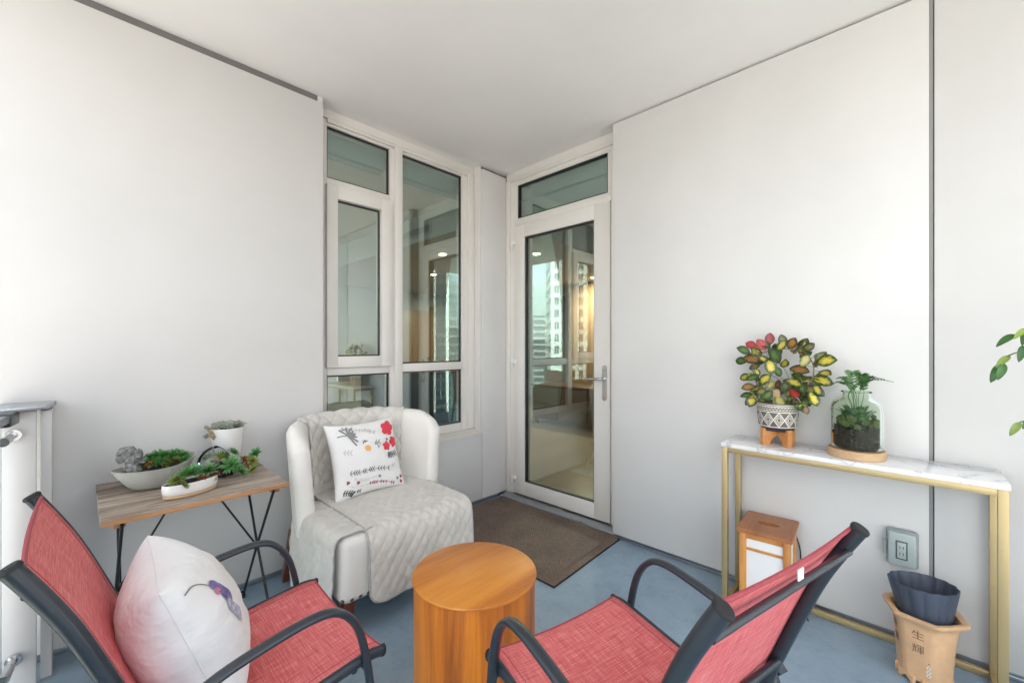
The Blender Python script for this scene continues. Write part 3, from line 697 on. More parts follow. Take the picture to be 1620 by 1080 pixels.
sprig(q, [(400, 880), (440, 870)], 2, .06, .018); sprig(q, [(410, 330), (440, 358), (450, 330)], 2, .07, .018); build(q, 'leaf_sprig_print', 'dark_print', fc, world=False, kind='stuff')
q = MB(); sprig(q, [(545, 360), (600, 350)], 2, .1, .02); sprig(q, [(200, 230), (240, 190), (320, 195)], 4, .07, .03); sprig(q, [(545, 355), (600, 410)], 2, .06, .02)
for p in ((620, 705), (850, 700), (690, 320)): blob(q, cr(*p), .05, fmap, 10, lambda a: .6+.4*abs(math.cos(1.5*a)))
build(q, 'twig_print', 'grey_print', fc, world=False)
q = MB(); sprig(q, [(520, 790), (640, 765), (820, 755)], 9, .06, .02); 
for p in ((290, 785), (395, 785), (900, 670), (905, 720)): blob(q, cr(*p), .055, fmap, 10, lambda a: .6+.4*abs(math.cos(1.5*a)))
build(q, 'pink_sprig_print', 'plum_print', fc, world=False)
q = MB(); sprig(q, [(300, 830), (430, 820), (520, 800)], 3, .03, .012); sprig(q, [(350, 745), (470, 755), (590, 705)], 10, .05, .010)
sprig(q, [(215, 470), (300, 470)], 3, .09, .02); sprig(q, [(430, 210), (540, 240)], 4, .08, .03); sprig(q, [(330, 205), (420, 215)], 3, .06, .02); sprig(q, [(760, 590), (800, 560)], 3, .05, .02)
build(q, 'pale_leaf_print', 'pale_print', fc, world=False)
ft = MB(); ft.box((.203, -.06, -.030), (.2055, .005, -.012)); build(ft, 'zip_tab', 'black_iron', fc, world=False)

# white pillow with the hummingbird on the left chair
wp = thing('cushion', 'plump white pillow with hummingbird print on the red chair', 'cushion')
ctr = Vector((.197, 1.385, .540))
nrm = Vector((.94, -.03, .34)).normalized()
upv = (Vector((-.3, .0, 1))); upv = (upv-nrm*upv.dot(nrm)).normalized()
exv = upv.cross(nrm)
ca = R(-2); ex2 = exv*math.cos(ca)+upv*math.sin(ca); ey2 = upv*math.cos(ca)-exv*math.sin(ca)
frame_to(wp, ctr, ex2, ey2)
wf = pillow_fn(.210, .198, .125, .06)
build(pillow_mesh(wf, 44, .007, 9), 'cover', 'pillow_white', wp, world=False, smooth=80)
q = MB()
ed = [wf(u, -1)+Vector((0, -.001, 0)) for u in lin(-1, 1, 15)]
for e in ([(u, -1) for u in lin(-1, 1, 15)], [(u, 1) for u in lin(-1, 1, 15)], [(-1, v) for v in lin(-1, 1, 15)], [(1, v) for v in lin(-1, 1, 15)]):
    q.tube([wf(*p) for p in e], .0022, n=6)
build(q, 'piping', 'pillow_white', wp, world=False)
wmap = lambda u, v: wf(u, v, 1, .0035)+Vector((0, 0, .007*((1-u*u)*(1-v*v))**.5*(noise.noise(Vector((u*1.6+9, v*4+3, 0)))+.5*noise.noise(Vector((u*5+9, v*7, 2))))))
q = MB(); ribbon(q, [(-.955+.255*(k/10)**.8, .80-.20*(k/10)**1.6+.05*math.sin(PI*k/10)) for k in range(11)], .018, wmap); build(q, 'beak_print', 'grey_print', wp, world=False)
el = lambda ang, r: (lambda a: 1/math.sqrt(math.cos(a-ang)**2+(math.sin(a-ang)/r)**2))
q = MB(); blob(q, (-.655, .59), .07, wmap, 22); build(q, 'bird_head_print', 'violet_print', wp, world=False)
q = MB(); blob(q, (-.64, .40), .20, wmap, 26, el(PI/2, .36)); build(q, 'bird_wing_print', 'violet_print', wp, world=False)
q = MB(); blob(q, (-.70, .50), .05, wmap, 16); build(q, 'bird_throat_print', 'pink_print', wp, world=False)
q = MB(); blob(q, (-.66, .12), .21, wmap, 26, el(PI/2+.12, .30)); build(q, 'bird_tail_print', 'feather_print', wp, world=False)

# ------------------------------------------------------------------ armchair with quilted throw
ac = thing('armchair', 'cream upholstered wing armchair with a quilted throw below the window', 'armchair', (1.172, 1.79, FZ))
def rbox(lo, hi, r, n=8, bulge=0):
    """box with generous rounded edges"""
    q = MB(); bm_c = [(lo[i]+hi[i])/2 for i in range(3)]; hs_ = [(hi[i]-lo[i])/2 for i in range(3)]
    def f(d):
        m_ = max(abs(d[i]) for i in range(3)); c = [d[i]/m_ for i in range(3)]
        p = [max(-(hs_[i]-r), min(hs_[i]-r, c[i]*hs_[i])) for i in range(3)]
        e = Vector([c[i]*hs_[i]-p[i] for i in range(3)]); e = e.normalized()*r if e.length > 1e-9 else e
        return Vector([bm_c[i]+p[i]+e[i] for i in range(3)])
    g = lin(-1, 1, 25)
    for ax in range(3):
        for s_ in (1, -1):
            def fn(u, v, ax=ax, s_=s_):
                d = [0, 0, 0]; d[ax] = s_; d[(ax+1) % 3] = u; d[(ax+2) % 3] = v; return f(d)
            gg = [math.copysign(abs(x)**.6, x) for x in g]
            q.grid(fn, gg, gg)
    return q
def weld(q): return q
SEAT_H = .452
sb = build(rbox((-.380, 0, .150), (.385, .62, SEAT_H), .045), 'seat', 'fabric_white', ac, world=False, smooth=70)
path = smooth_path([(-.378, .425, 0), (-.366, .50, 0), (-.340, .58, 0), (-.285, .655, 0), (-.16, .712, 0), (0, .728, 0), (.16, .712, 0), (.285, .655, 0), (.345, .58, 0), (.374, .50, 0), (.388, .425, 0)], 6)
NPATH = len(path)
def back_h(s_):       # height along the back, 0..1
    e = abs(2*s_-1)
    return .905-.030*e-.060*max(0, (e-.62)/.38)**2
def back_pt(i, k, grow=0):
    """k runs round the section: outer bottom -> top -> inner bottom"""
    p = path[i]; d = (path[min(i+1, NPATH-1)]-path[max(i-1, 0)]).normalized(); nin = Vector((-d.y, d.x, 0)); nin = -nin if nin.dot(Vector((0, .45, 0))-Vector((p.x, p.y, 0))) < 0 else nin
    s_ = i/(NPATH-1); h = back_h(s_); z0 = .16
    th = .046; e = min(s_, 1-s_)*(NPATH-1)
    endk = 1.0
    lean = lambda z: -(z-.45)*.10
    M_ = 26; u = k/(M_-1)
    if u < .38: z = z0+(h-.055-z0)*u/.38; off = -th
    elif u < .62:
        a = (u-.38)/.24*PI; z = h-.055+.055*math.sin(a); off = -th*math.cos(a)
    else: z = h-.055-(h-.055-z0)*(u-.62)/.38; off = th
    off += (th+.012 if off > 0 else 0)*0
    q = p+nin*(off*endk+lean(z)*.7); q.z = z
    # wings: swell of the front edge
    return q, nin, d
q = MB(); M_ = 26
q.grid(lambda i, k: back_pt(int(i), int(k))[0], list(range(NPATH)), list(range(M_)))
for i in (0, NPATH-1):       # padded, rounded wing fronts
    dsg = -1 if i == 0 else 1
    def fr(u, k):
        p, n_, d = back_pt(i, int(k)); c = path[i].copy(); c.z = p.z
        lean_c = c+n_*(-(p.z-.45)*.07)
        side = (p-lean_c); a = u*PI/2
        top = max(0, (p.z-(back_h(i/(NPATH-1))-.055))/.055)
        out = lean_c+side*math.cos(a)+d*dsg*.035*math.sin(a)*(1 if p.z < back_h(0)-.055 else math.sqrt(max(0, 1-top*top*.75)))
        out.z = p.z-(0 if p.z < back_h(0)-.055 else top*.028*math.sin(a)); return out
    q.grid(fr, lin(0, 1, 8), list(range(M_)))
build(q, 'backrest', 'fabric_white', ac, world=False, smooth=75)
def diamond(a, b_, s_=.034):
    u, v = (a+b_)/s_, (a-b_)/s_
    return (abs(math.sin(PI*u/2))*abs(math.sin(PI*v/2)))**.5
# quilt on the inside of the back
q = MB()
i0, i1 = 16, NPATH-17
us = [i0+(i1-i0)*k/150 for k in range(151)]
def qb(u, k):
    i = int(u); f_ = u-i; kk = 12+k*(25-12)
    def at(ii):
        k0 = int(kk); g = kk-k0
        a_ = back_pt(ii, k0)[0]; b2 = back_pt(ii, min(25, k0+1))[0]; return a_*(1-g)+b2*g
    p = at(i)*(1-f_)+at(min(i+1, NPATH-1))*f_; n_ = back_pt(i, 0)[1]
    base = .004+.010*diamond(u*.026, p.z, .05)
    if kk < 16: return p+Vector((0, 0, base*max(0, (16-kk)/4)))+n_*base*min(1, (kk-11.5)/4)
    return p+n_*base
q.grid(qb, us, lin(0, .62, 90))
build(q, 'back_quilt', 'quilt', ac, world=False, smooth=80)
# throw over seat and front
prof = smooth_path([(.655, SEAT_H+.012, 0), (.50, SEAT_H+.006, 0), (.30, SEAT_H+.008, 0), (.10, SEAT_H+.006, 0), (.035, SEAT_H+.002, 0), (.002, SEAT_H-.022, 0), (-.012, SEAT_H-.07, 0), (-.016, .30, 0), (-.020, .20, 0), (-.016, .125, 0)], 8)
PL = [0]
for i in range(1, len(prof)): PL.append(PL[-1]+(prof[i]-prof[i-1]).length)
def along(s_):
    s_ = min(s_, PL[-1]-1e-6)
    for i in range(1, len(PL)):
        if PL[i] >= s_: f_ = (s_-PL[i-1])/max(1e-9, PL[i]-PL[i-1]); return prof[i-1].lerp(prof[i], f_), (prof[i]-prof[i-1]).normalized()
def th_fn(u, v):      # u across, v along
    x0, x1 = -.262, .350
    x = x0+(x1-x0)*u; s_ = v*PL[-1]
    cut = max(0, .09-(x-x0))/.09; cut2 = max(0, .09-(x1-x))/.09
    s_ = min(s_, PL[-1]-.055*(1-math.sqrt(max(0, 1-cut*cut)))-.055*(1-math.sqrt(max(0, 1-cut2*cut2))))
    p, d = along(s_); n_ = Vector((d.y, -d.x)); n_ = -n_ if (n_.y < 0 and n_.x > -.2) else n_
    n_ = Vector((-d.y*-1, d.x*-1)) if False else n_
    b_ = .003+.0068*diamond(x, s_*.8, .031)+.004*noise.noise(Vector((x*9, s_*7, 0)))
    edge = min(1, (x-x0)/.012, (x1-x)/.012, (PL[-1]-s_)/.012+.15)
    b_ *= max(.15, edge)
    if d.x > -.5 and d.y < 0 or d.y < -.7: off = Vector((-1, 0))
    else: off = Vector((0, 1))
    a_ = max(0, min(1, (-d.y-.2)/.6)); off = Vector((-a_, 1-a_)).normalized()
    wav = .012*math.sin(x*16+1.2)*max(0, v-.72)/.28
    return (x, p.x+off.x*b_-abs(wav)-.004*a_, p.y+off.y*b_)
q = MB(); q.grid(th_fn, lin(0, 1, 120), lin(0, 1, 150)); thr = build(q, 'throw', 'quilt', ac, world=False, smooth=80, thick=.004)
q = MB()
q.tube([Vector(th_fn(0, v))+Vector((0, -.004, .006)) for v in lin(0, 1, 70)], .004, n=6); q.tube([Vector(th_fn(u, 1)) for u in lin(0, 1, 50)], .004, n=6); q.tube([Vector(th_fn(1, v))+Vector((0, -.001, .002)) for v in lin(0, 1, 70)], .004, n=6)
build(q, 'hem', 'quilt_hem', thr, world=False)
q = MB(); q.box((-.012, -.033, .098), (.012, -.030, .125)); build(q, 'care_tag', 'tag', thr, world=False)
# side flap of the throw
def fl_fn(u, v):      # u front->back, v from seat top down the side
    L1, L2 = .15, .40
    s_ = v*(L1+L2); y = .022+.50*u
    yy = y+.05*max(0, v-.55)*(1-u)
    b_ = .003+.005*diamond(y, s_*.8, .031)+.005*noise.noise(Vector((y*8, s_*8, 4)))
    r = .045
    if s_ < L1-.02: x, z, nx, nz = -.225-s_, SEAT_H+.003, 0, 1
    else:
        a = min(1, (s_-(L1-.02))/(r*PI/2))*PI/2
        x = -.355-r*math.sin(a)+.02*0; z = SEAT_H+.003-r*(1-math.cos(a)); nx, nz = -math.sin(a), math.cos(a)
        rest = max(0, s_-(L1-.02)-r*PI/2); z -= rest; x -= .010*math.sin(rest*9)*u+.02*rest
    return (x+nx*b_, yy, z+nz*b_)
q = MB(); q.grid(fl_fn, lin(0, 1, 90), lin(0, 1, 110)); fl = build(q, 'throw_side', 'quilt', ac, world=False, smooth=80, thick=.004)
q = MB(); q.tube([fl_fn(0, v) for v in lin(0, 1, 60)], .0035, n=6); q.tube([fl_fn(u, 1) for u in lin(0, 1, 40)], .0035, n=6); build(q, 'hem', 'quilt_hem', fl, world=False)
for (x, y, dx, dy) in ((-.33, .05, -.01, -.012), (.335, .05, .01, -.012), (-.345, .66, -.035, .06), (.345, .66, .035, .06)):
    q = MB(); q.prism([(-1, -1), (1, -1), (1, 1), (-1, 1)], 0, 1, lambda a, b_, z: (x+dx*(1-z)+a*(.015+.012*z), y+dy*(1-z)+b_*(.015+.012*z), z*(.17 if y < .3 else .30)))
    build(q, 'leg', 'dark_wood', ac, world=False, bevel=.003)
nm = None
for k in range(20):
    x = -.370+k*.0392
    if nm is None: nm = o = build(MB().ball((0, 0, 0), (.0105, .006, .0105), 10, 6), 'nail_head', 'nail', ac, world=False)
    else: o = nm.copy(); col.objects.link(o)
    o.location = (x, .006 if abs(x) < .345 else .016, .178)
for k in range(8):
    o = nm.copy(); col.objects.link(o); o.rotation_euler = (0, 0, PI/2); o.location = (-.408, .50+k*.026, .185) if False else (-.412, .47+k*.03, .180)

# ------------------------------------------------------------------ weathered table with crossed iron legs
TZ = .67
tb = thing('plank_table', 'weathered plank table on crossed black iron legs by the wall', 'table', (.35, 2.28, FZ))
nP = 6; y0, y1 = 2.000, 2.560
for k in range(nP):
    a = y0+(y1-y0)*k/nP; b_ = y0+(y1-y0)*(k+1)/nP
    x0 = .052+random.uniform(-.003, .003); x1 = .648+random.uniform(-.003, .003)
    q = MB(); n_ = 14; dz = random.uniform(-.0022, .0012)
    def pl(x, y, z): return (x, y+.0006*noise.noise(Vector((x*20, k, z*9))), TZ-.019*(1-z)+(dz+.0008*noise.noise(Vector((x*9, y*30, k))))*z)
    xs = lin(x0, x1, n_); ol = [(x, a+.0012) for x in xs]+[(x, b_-.0012) for x in reversed(xs)]
    o = len(q.v)
    for x in xs:
        for (yy, zz) in ((a+.0024, 0), (b_-.0024, 0), (b_-.0024, 1), (a+.0024, 1)): q.v.append(Vector(pl(x, yy, zz)))
    for i in range(n_-1):
        for j in range(4): q.f.append((o+i*4+j, o+i*4+(j+1) % 4, o+i*4+4+(j+1) % 4, o+i*4+4+j))
    q.f.append((0, 1, 2, 3)); q.f.append(tuple((n_-1)*4+j for j in (3, 2, 1, 0)))
    build(q, 'plank', 'weathered', tb, bevel=.0012, seg=1)
bx('edge_strip', (.050, 1.9955, TZ-.0195), (.650, 2.0015, TZ-.004), 'plank_edge', tb, .0015)
for x in (.10, .60): bx('batten', (x-.016, 2.02, TZ-.040), (x+.016, 2.54, TZ-.0195), 'plank_edge', tb, .002)
r_ = .0058
for x in (.105, .590):
    lx = x
    for (ya, yb) in ((2.010, 2.505), (2.530, 2.030)):
        build(MB().tube([(lx, ya, TZ-.0255), (lx-.004, (ya+yb)/2, .31), (lx, yb, FZ+.006)], r_, n=8), 'leg', 'black_iron', tb)
        build(MB().tube([(lx, yb, FZ), (lx, yb, FZ+.014)], .012, n=10), 'glide', 'rubber', tb); lx += .012
    build(MB().tube([(x-.012, 2.268, .312), (x+.022, 2.268, .312)], .0075, n=8), 'pivot', 'black_iron', tb)
    build(MB().tube([(x+.005, 2.268, .312), (.29 if x < .3 else .41, 2.268, TZ-.028)], .0042, n=8), 'brace', 'black_iron', tb)
build(MB().tube([(.11, 2.505, FZ+.03), (.59, 2.505, FZ+.03)], .0055, n=8), 'stretcher', 'black_iron', tb)

# ------------------------------------------------------------------ succulents
def rosette_mesh(name, rad, rings, wid, m, plump=.35, seed=0, up=.5):
    rnd = random.Random(seed); q = MB()
    for (n, el, L) in rings:
        for k in range(n):
            a = 2*PI*(k+.5*(len(q.v) % 2))/n+rnd.uniform(-.12, .12); e = R(el)+rnd.uniform(-.1, .1); ln = rad*L*rnd.uniform(.88, 1.1)
            d = Vector((math.cos(a)*math.cos(e), math.sin(a)*math.cos(e), math.sin(e))); s_ = Vector((-math.sin(a), math.cos(a), 0)); nu = d.cross(s_)*-1
            o = len(q.v); w_ = wid*rad*L**.5
            for (f_, ww, tt) in ((0, .55, .5), (.35, .95, .8), (.7, .85, .7), (.92, .3, .3)):
                c = d*ln*f_+nu*(ln*.12*f_*f_)*up
                for (u, v) in ((1, 0), (0, 1), (-1, 0), (0, -1)):
                    q.uv[len(q.v)] = (f_, 0); q.v.append(c+s_*(w_*ww*u)+nu*(w_*tt*plump*v))
            q.uv[len(q.v)] = (1, 0); q.v.append(d*ln+nu*(ln*.12)*up)
            for i in range(3):
                for j in range(4): q.f.append((o+i*4+j, o+i*4+(j+1) % 4, o+i*4+4+(j+1) % 4, o+i*4+4+j))
            for j in range(4): q.f.append((o+12+j, o+12+(j+1) % 4, o+16))
    ob = build(q, name, m, None, smooth=60); me = ob.data; bpy.data.objects.remove(ob); return me
SPIKY = [(14, 6, 1.0), (13, 22, .96), (11, 40, .88), (9, 57, .76), (6, 74, .6), (3, 86, .45)]
PLUMP = [(7, 8, 1.0), (7, 28, .85), (5, 52, .62), (3, 75, .4)]
RM = {'g0': rosette_mesh('rosette_a', 1, SPIKY, .095, 'succulent_green', seed=1), 'g1': rosette_mesh('rosette_b', 1, SPIKY, .11, 'succulent_green', seed=2),
      'w0': rosette_mesh('rosette_c', 1, SPIKY, .105, 'succulent_warm', seed=3), 'r0': rosette_mesh('rosette_d', 1, SPIKY, .105, 'succulent_red', seed=4),
      'y0': rosette_mesh('rosette_e', 1, PLUMP, .27, 'succulent_grey', .7, seed=5), 'b0': rosette_mesh('rosette_f', 1, PLUMP, .27, 'succulent_blush', .7, seed=6)}
def succ(key, p, r, label, group, tilt=(0, 0), name='succulent'):
    o = bpy.data.objects.new(name, RM[key]); col.objects.link(o); o.location = p; o.scale = (r, r, r)
    o.rotation_euler = (tilt[0]+random.uniform(-.15, .15), tilt[1]+random.uniform(-.15, .15), random.uniform(0, 6.28)); tag(o, label.replace('spiky', {'g': 'spiky green', 'w': 'spiky yellowish green', 'r': 'spiky reddish'}.get(key[0], 'spiky')), 'succulent', group); return o
TT = TZ+.0022
# grey boat-shaped bowl
gb = thing('bowl', 'grey boat-shaped ceramic bowl of succulents on the weathered table', 'bowl', (.232, 2.345, TT), R(8))
def boat(a, f_, inner=0):
    c, s_ = math.cos(a), math.sin(a)
    px = math.copysign(abs(c)**.85, c)*(.140 if c > 0 else .146); py = math.copysign(abs(s_)**1.08, s_)*.092
    rim = .090+.030*max(0, c)**1.8+.006*max(0, -c)**2
    k = .44+.56*f_**.62
    return Vector(((px*(k-inner*.045)), py*(k-inner*.09), rim*f_+(.008*inner*(1-f_))))
q = MB(); A = lin(0, 2*PI, 57)[:-1]
q.grid(lambda a, f_: boat(a, f_), A, [0, .04, .12, .25, .4, .6, .8, .94, 1], closed=True); q.grid(lambda a, f_: boat(a, f_, 1), A, [.3, .6, .8, .94, .985], closed=True)
q.grid(lambda a, f_: boat(a, 1, f_)-Vector((0, 0, 0 if f_ == 0 else .0012)), A, [0, .5, 1], closed=True)
o = len(q.v); q.v += [boat(a, 0) for a in A]; q.f.append(tuple(range(o, o+len(A))))
build(q, 'shell', 'grey_ceramic', gb, world=False, smooth=50)
def soil_boat(a, r): p = boat(a, .82, 1); return Vector((p.x*r, p.y*r, .072+.045*max(0, 1-((p.x*r-.03)/.09)**2)*max(0, 1-(p.y*r/.07)**2)+.012*noise.noise(Vector((p.x*r*40, p.y*r*40, 1)))+.012*(1-r)))
q = MB(); q.grid(soil_boat, A, [.02, .2, .4, .6, .8, .92, 1.0], closed=True); build(q, 'soil', 'soil', gb, world=False)
mw = Matrix.Translation(Vector((.232, 2.345, TT))) @ Matrix.Rotation(R(8), 4, 'Z')
rnd = random.Random(4)
k = 0
for i in range(60):
    x = -.035+.130*rnd.random(); y = rnd.uniform(-.066, .050)*(1-abs(x)*3.0)
    z = .082+.050*(1-(abs(x-.03)/.1)**2)*(1-(abs(y)/.075)**2)
    if k >= 46: break
    k += 1
    succ(rnd.choice(['g0', 'g1', 'g0', 'g1', 'w0', 'r0']), mw @ Vector((x, y, z)), rnd.uniform(.024, .035), 'small spiky succulent growing in the grey boat-shaped bowl', 'succulents in the grey bowl', (rnd.uniform(-.4, .4)-y*6, rnd.uniform(-.3, .3)+x*3))
def rk(d, s_=0): return 1+.22*noise.fractal(d*1.6+Vector((s_, 0, 0)), .8, 2.1, 4)+.10*noise.noise(d*5+Vector((s_, 0, 0)))
q = MB(); bp = mw @ Vector((-.078, -.005, .08))
for (dx, dy, dz, r) in ((0, 0, .012, (.030, .026, .030)), (-.004, .004, .052, (.024, .022, .030)), (-.018, .004, .082, (.032, .022, .026)), (-.040, .004, .066, (.013, .014, .024)), (.014, .0, .070, (.018, .018, .022)), (.030, .0, .040, (.016, .015, .014))):
    q.ball(bp+Vector((dx, dy, dz)), r, 28, 18, lambda d, s_=dx*99+dz*50: rk(d, s_))
solo(q, 'rock', 'rock', 'craggy grey scholar stone standing in the grey boat-shaped bowl', 'rock', loc=bp, smooth=40)
# white oval dish on its wooden base
dc = Vector((.318, 2.135, TT))
ds = thing('oval_dish', 'low white oval dish on a wooden base in front of the grey bowl', 'dish', dc, R(16))
def oval(a, f_, rr=1): return (math.cos(a)*.098*rr, math.sin(a)*.050*rr)
q = MB(); prof_ = [(.93, .013), (.985, .017), (1, .03), (1.0, .050), (.985, .0535), (.955, .052), (.945, .03)]
q.grid(lambda a, i: (*oval(a, 0, prof_[int(i)][0]), prof_[int(i)][1]), A, list(range(len(prof_))), closed=True); build(q, 'dish', 'white_ceramic', ds, world=False, smooth=60)
q = MB(); q.grid(lambda a, r: (*oval(a, 0, .95*r), .046+.004*noise.noise(Vector((math.cos(a)*r*9, math.sin(a)*r*9, 2)))), A, [.02, .4, .7, 1], closed=True); build(q, 'soil', 'soil', ds, world=False)
q = MB().prism([oval(a, 0, .955) for a in A], 0, .0125); build(q, 'wooden_base', 'pale_wood', ds, world=False, bevel=.002)
mw = Matrix.Translation(dc) @ Matrix.Rotation(R(16), 4, 'Z')
for (x, y, z, r, kk) in ((-.015, -.012, .080, .046, 'g0'), (.060, .0, .072, .042, 'g1'), (-.05, .005, .064, .032, 'w0'), (.01, .02, .084, .038, 'g1'), (-.03, .022, .062, .024, 'w0'), (.03, -.02, .056, .022, 'r0'), (.08, -.012, .055, .022, 'r0'), (-.065, -.012, .054, .018, 'w0')):
    succ(kk, mw @ Vector((x, y-.010, z)), r*1.15, 'spiky succulent growing in the low white oval dish', 'succulents in the oval dish', (rnd.uniform(-.1, .5), rnd.uniform(-.3, .3)))
succ('w0', pY(290, 768, 2.066), .027, 'small succulent hanging over the front rim of the white oval dish', None, (1.0, 0))
# tipped glass bowl spilling soil and succulents
gc = Vector((.462, 2.315, TT))
g_ = thing('glass_bowl', 'tipped clear glass bowl with dark soil and succulents spilling out', 'bowl', gc)
rx = Matrix.Rotation(R(58), 4, Vector((-.15, 1, 0)).normalized())
q = MB(); pr = [(.006, -.066), (.035, -.058), (.055, -.038), (.066, -.005), (.064, .022), (.056, .040)]
q.lathe(pr, 40, cap0=True, cap1=False); q.lathe([(r-.003, z+.001) for r, z in pr], 40, cap0=True, cap1=False)
tipm = Matrix.Translation(Vector((-.025, .02, .068))) @ Matrix.Rotation(R(52), 4, Vector((.55, 1, 0)).normalized())
q.v = [tipm @ v for v in q.v]; build(q, 'bowl', 'bowl_glass', g_, world=False)
q = MB(); q.tube([tipm @ Vector((.0555*math.cos(a), .0555*math.sin(a), .040)) for a in lin(0, 2*PI, 41)], .0024, n=6, cap=False); build(q, 'rim', 'pot_dark', g_, world=False)
q = MB(); q.ball((.008, -.018, .038), (.058, .050, .038), 28, 16, lambda d: 1+.16*noise.noise(d*4)+.07*noise.noise(d*13)); build(q, 'soil', 'soil', g_, world=False)
for (px, py, y, r, kk, lab) in ((346, 727, 2.30, .033, 'w0', 0), (366, 735, 2.25, .040, 'g0', 0), (368, 716, 2.30, .027, 'g1', 0), (330, 724, 2.33, .026, 'w0', 0), (352, 722, 2.36, .026, 'g0', 0),
                                (399, 729, 2.24, .026, 'w0', 1), (404, 718, 2.30, .030, 'g1', 1), (380, 746, 2.20, .029, 'g0', 1), (401, 742, 2.20, .025, 'w0', 1), (387, 727, 2.30, .022, 'r0', 1), (392, 737, 2.24, .022, 'r0', 1), (333, 758, 2.14, .024, 'w0', 2)):
    succ(kk, pY(px, py, y), r*1.3, ('spiky succulent sitting in the tipped glass bowl', 'spiky succulent trailing over the plank table beyond the tipped glass bowl', 'lone small succulent on the table between the oval dish and the glass bowl')[lab], ('succulents in the glass bowl', 'succulents trailing from the glass bowl', None)[lab], (.75, .05))
# white tall pot with grey rosettes
pc = Vector((.512, 2.455, TT))
wpot = thing('plant_pot', 'tall white ceramic pot of grey rosettes behind the glass bowl', 'pot', pc)
build(MB().lathe([(.050, 0), (.054, .004), (.072, .196), (.0735, .200), (.071, .2005), (.068, .19)], 48, cap1=False), 'pot', 'white_ceramic', wpot, world=False, smooth=50)
build(MB().lathe([(.0685, .188), (.03, .194), (.002, .196)], 32), 'soil', 'soil', wpot, world=False)
for k in range(17):
    a = k*2.4; r = .064*math.sqrt((k+.5)/17)
    succ('y0' if k % 4 else 'b0', pc+Vector((r*math.cos(a), r*math.sin(a), .208+.010*(1-r/.066))), .024, 'plump grey green rosette succulent topping the tall white pot', 'rosettes in the white pot', (math.sin(-a)*.4, math.cos(a)*.4))
for (dx, dy, dz, kk, r) in ((-.062, -.022, .200, 'b0', .024), (-.075, -.026, .182, 'b0', .024), (-.084, -.010, .205, 'y0', .022), (-.070, -.036, .165, 'b0', .021), (-.087, -.02, .168, 'y0', .020), (-.05, -.04, .212, 'y0', .022)):
    succ(kk, pc+Vector((dx, dy, dz)), r, 'blushed rosette succulent trailing over the rim of the tall white pot', 'trailing rosettes', (.3, -.9))

# ------------------------------------------------------------------ marble console on a brass frame
CXF, CXB, CYL, CYR, CZ = 2.244, 2.500, .696, -.250, .788
cs = thing('console_table', 'slim console table with white marble top on a brass frame', 'table', (2.37, .22, FZ))
bx('marble_top', (CXF, CYR, CZ-.020), (CXB, CYL, CZ), 'marble', cs, .0015)
bw = .026
for x in (CXF+.004, CXB-.004-bw):
    for y in (CYR+.004, CYL-.004-bw): bx('leg', (x, y, FZ), (x+bw, y+bw, CZ-.0205), 'gold', cs, .0015)
    bx('top_rail', (x, CYR+.0305, CZ-.0205-bw), (x+bw, CYL-.0305, CZ-.0207), 'gold', cs, .0015)
for y in (CYR+.004, CYL-.004-bw):
    bx('foot_rail', (CXF+.0305, y, FZ+.001), (CXB-.0305, y+bw, FZ+.001+bw), 'gold', cs, .0015)
    bx('end_rail', (CXF+.0305, y, CZ-.0205-bw), (CXB-.0305, y+bw, CZ-.0207), 'gold', cs, .0015)
bx('back_rail', (CXB-.0295, CYR+.0305, FZ+.001), (CXB-.0045, CYL-.0305, FZ+.001+bw), 'gold', cs, .0015)

# ------------------------------------------------------------------ variegated plant in patterned pot
pp = Vector((2.395, .478, CZ))
st = thing('pot_stand', 'small honey wood pot stand with arched legs on the marble console', 'stand', pp, R(-42))
for a in (0, PI/2):
    q = MB(); ol = [(-.083, 0), (-.083, .084), (-.068, .084), (-.068, .070), (.068, .070), (.068, .084), (.083, .084), (.083, 0), (.052, 0)]+[(.046*math.cos(t_), .002+.046*math.sin(t_)) for t_ in lin(.05, PI-.05, 11)]+[(-.052, 0)]
    h_ = .011
    q.prism(ol, -h_, h_, (lambda x, z, y: (x, y, z)) if a == 0 else (lambda x, z, y: (y, x, z-.0008*0+.0))) 
    if a: q.v = [Vector((v.x, v.y, v.z*.988+.0004)) for v in q.v]
    build(q, 'cross_leg', 'stand_wood', st, world=False, smooth=30)
pt = thing('plant_pot', 'cream and dark pot with diamond pattern on the wooden stand', 'pot', pp+Vector((0, 0, .072)))
PR = lambda z: .0735+.012*min(1, z/.05)*.9+.004*(z/.13)
prof_ = [(.060, 0), (.066, .004)]+[(PR(z), z) for z in lin(.022, .130, 10)]+[(.090, .136), (.0885, .138), (.084, .132), (.080, .10)]
build(MB().lathe(prof_[:3], 56, cap1=False), 'pot_base', 'pot_inner', pt, world=False); build(MB().lathe(prof_[2:], 56, cap0=False, cap1=False), 'pot_body', 'pot_dark', pt, world=False, smooth=50)
pmap = lambda u, v: Vector(((PR(v)+.0009)*math.cos(u/.088), (PR(v)+.0009)*math.sin(u/.088), v))
q = MB(); CIRC = 2*PI*.088; nd = 12
for z, w_ in ((.024, .0045), (.096, .0045), (.104, .003), (.122, .0045), (.130, .0035)): ribbon(q, [(CIRC*k/96, z) for k in range(97)], w_, pmap)
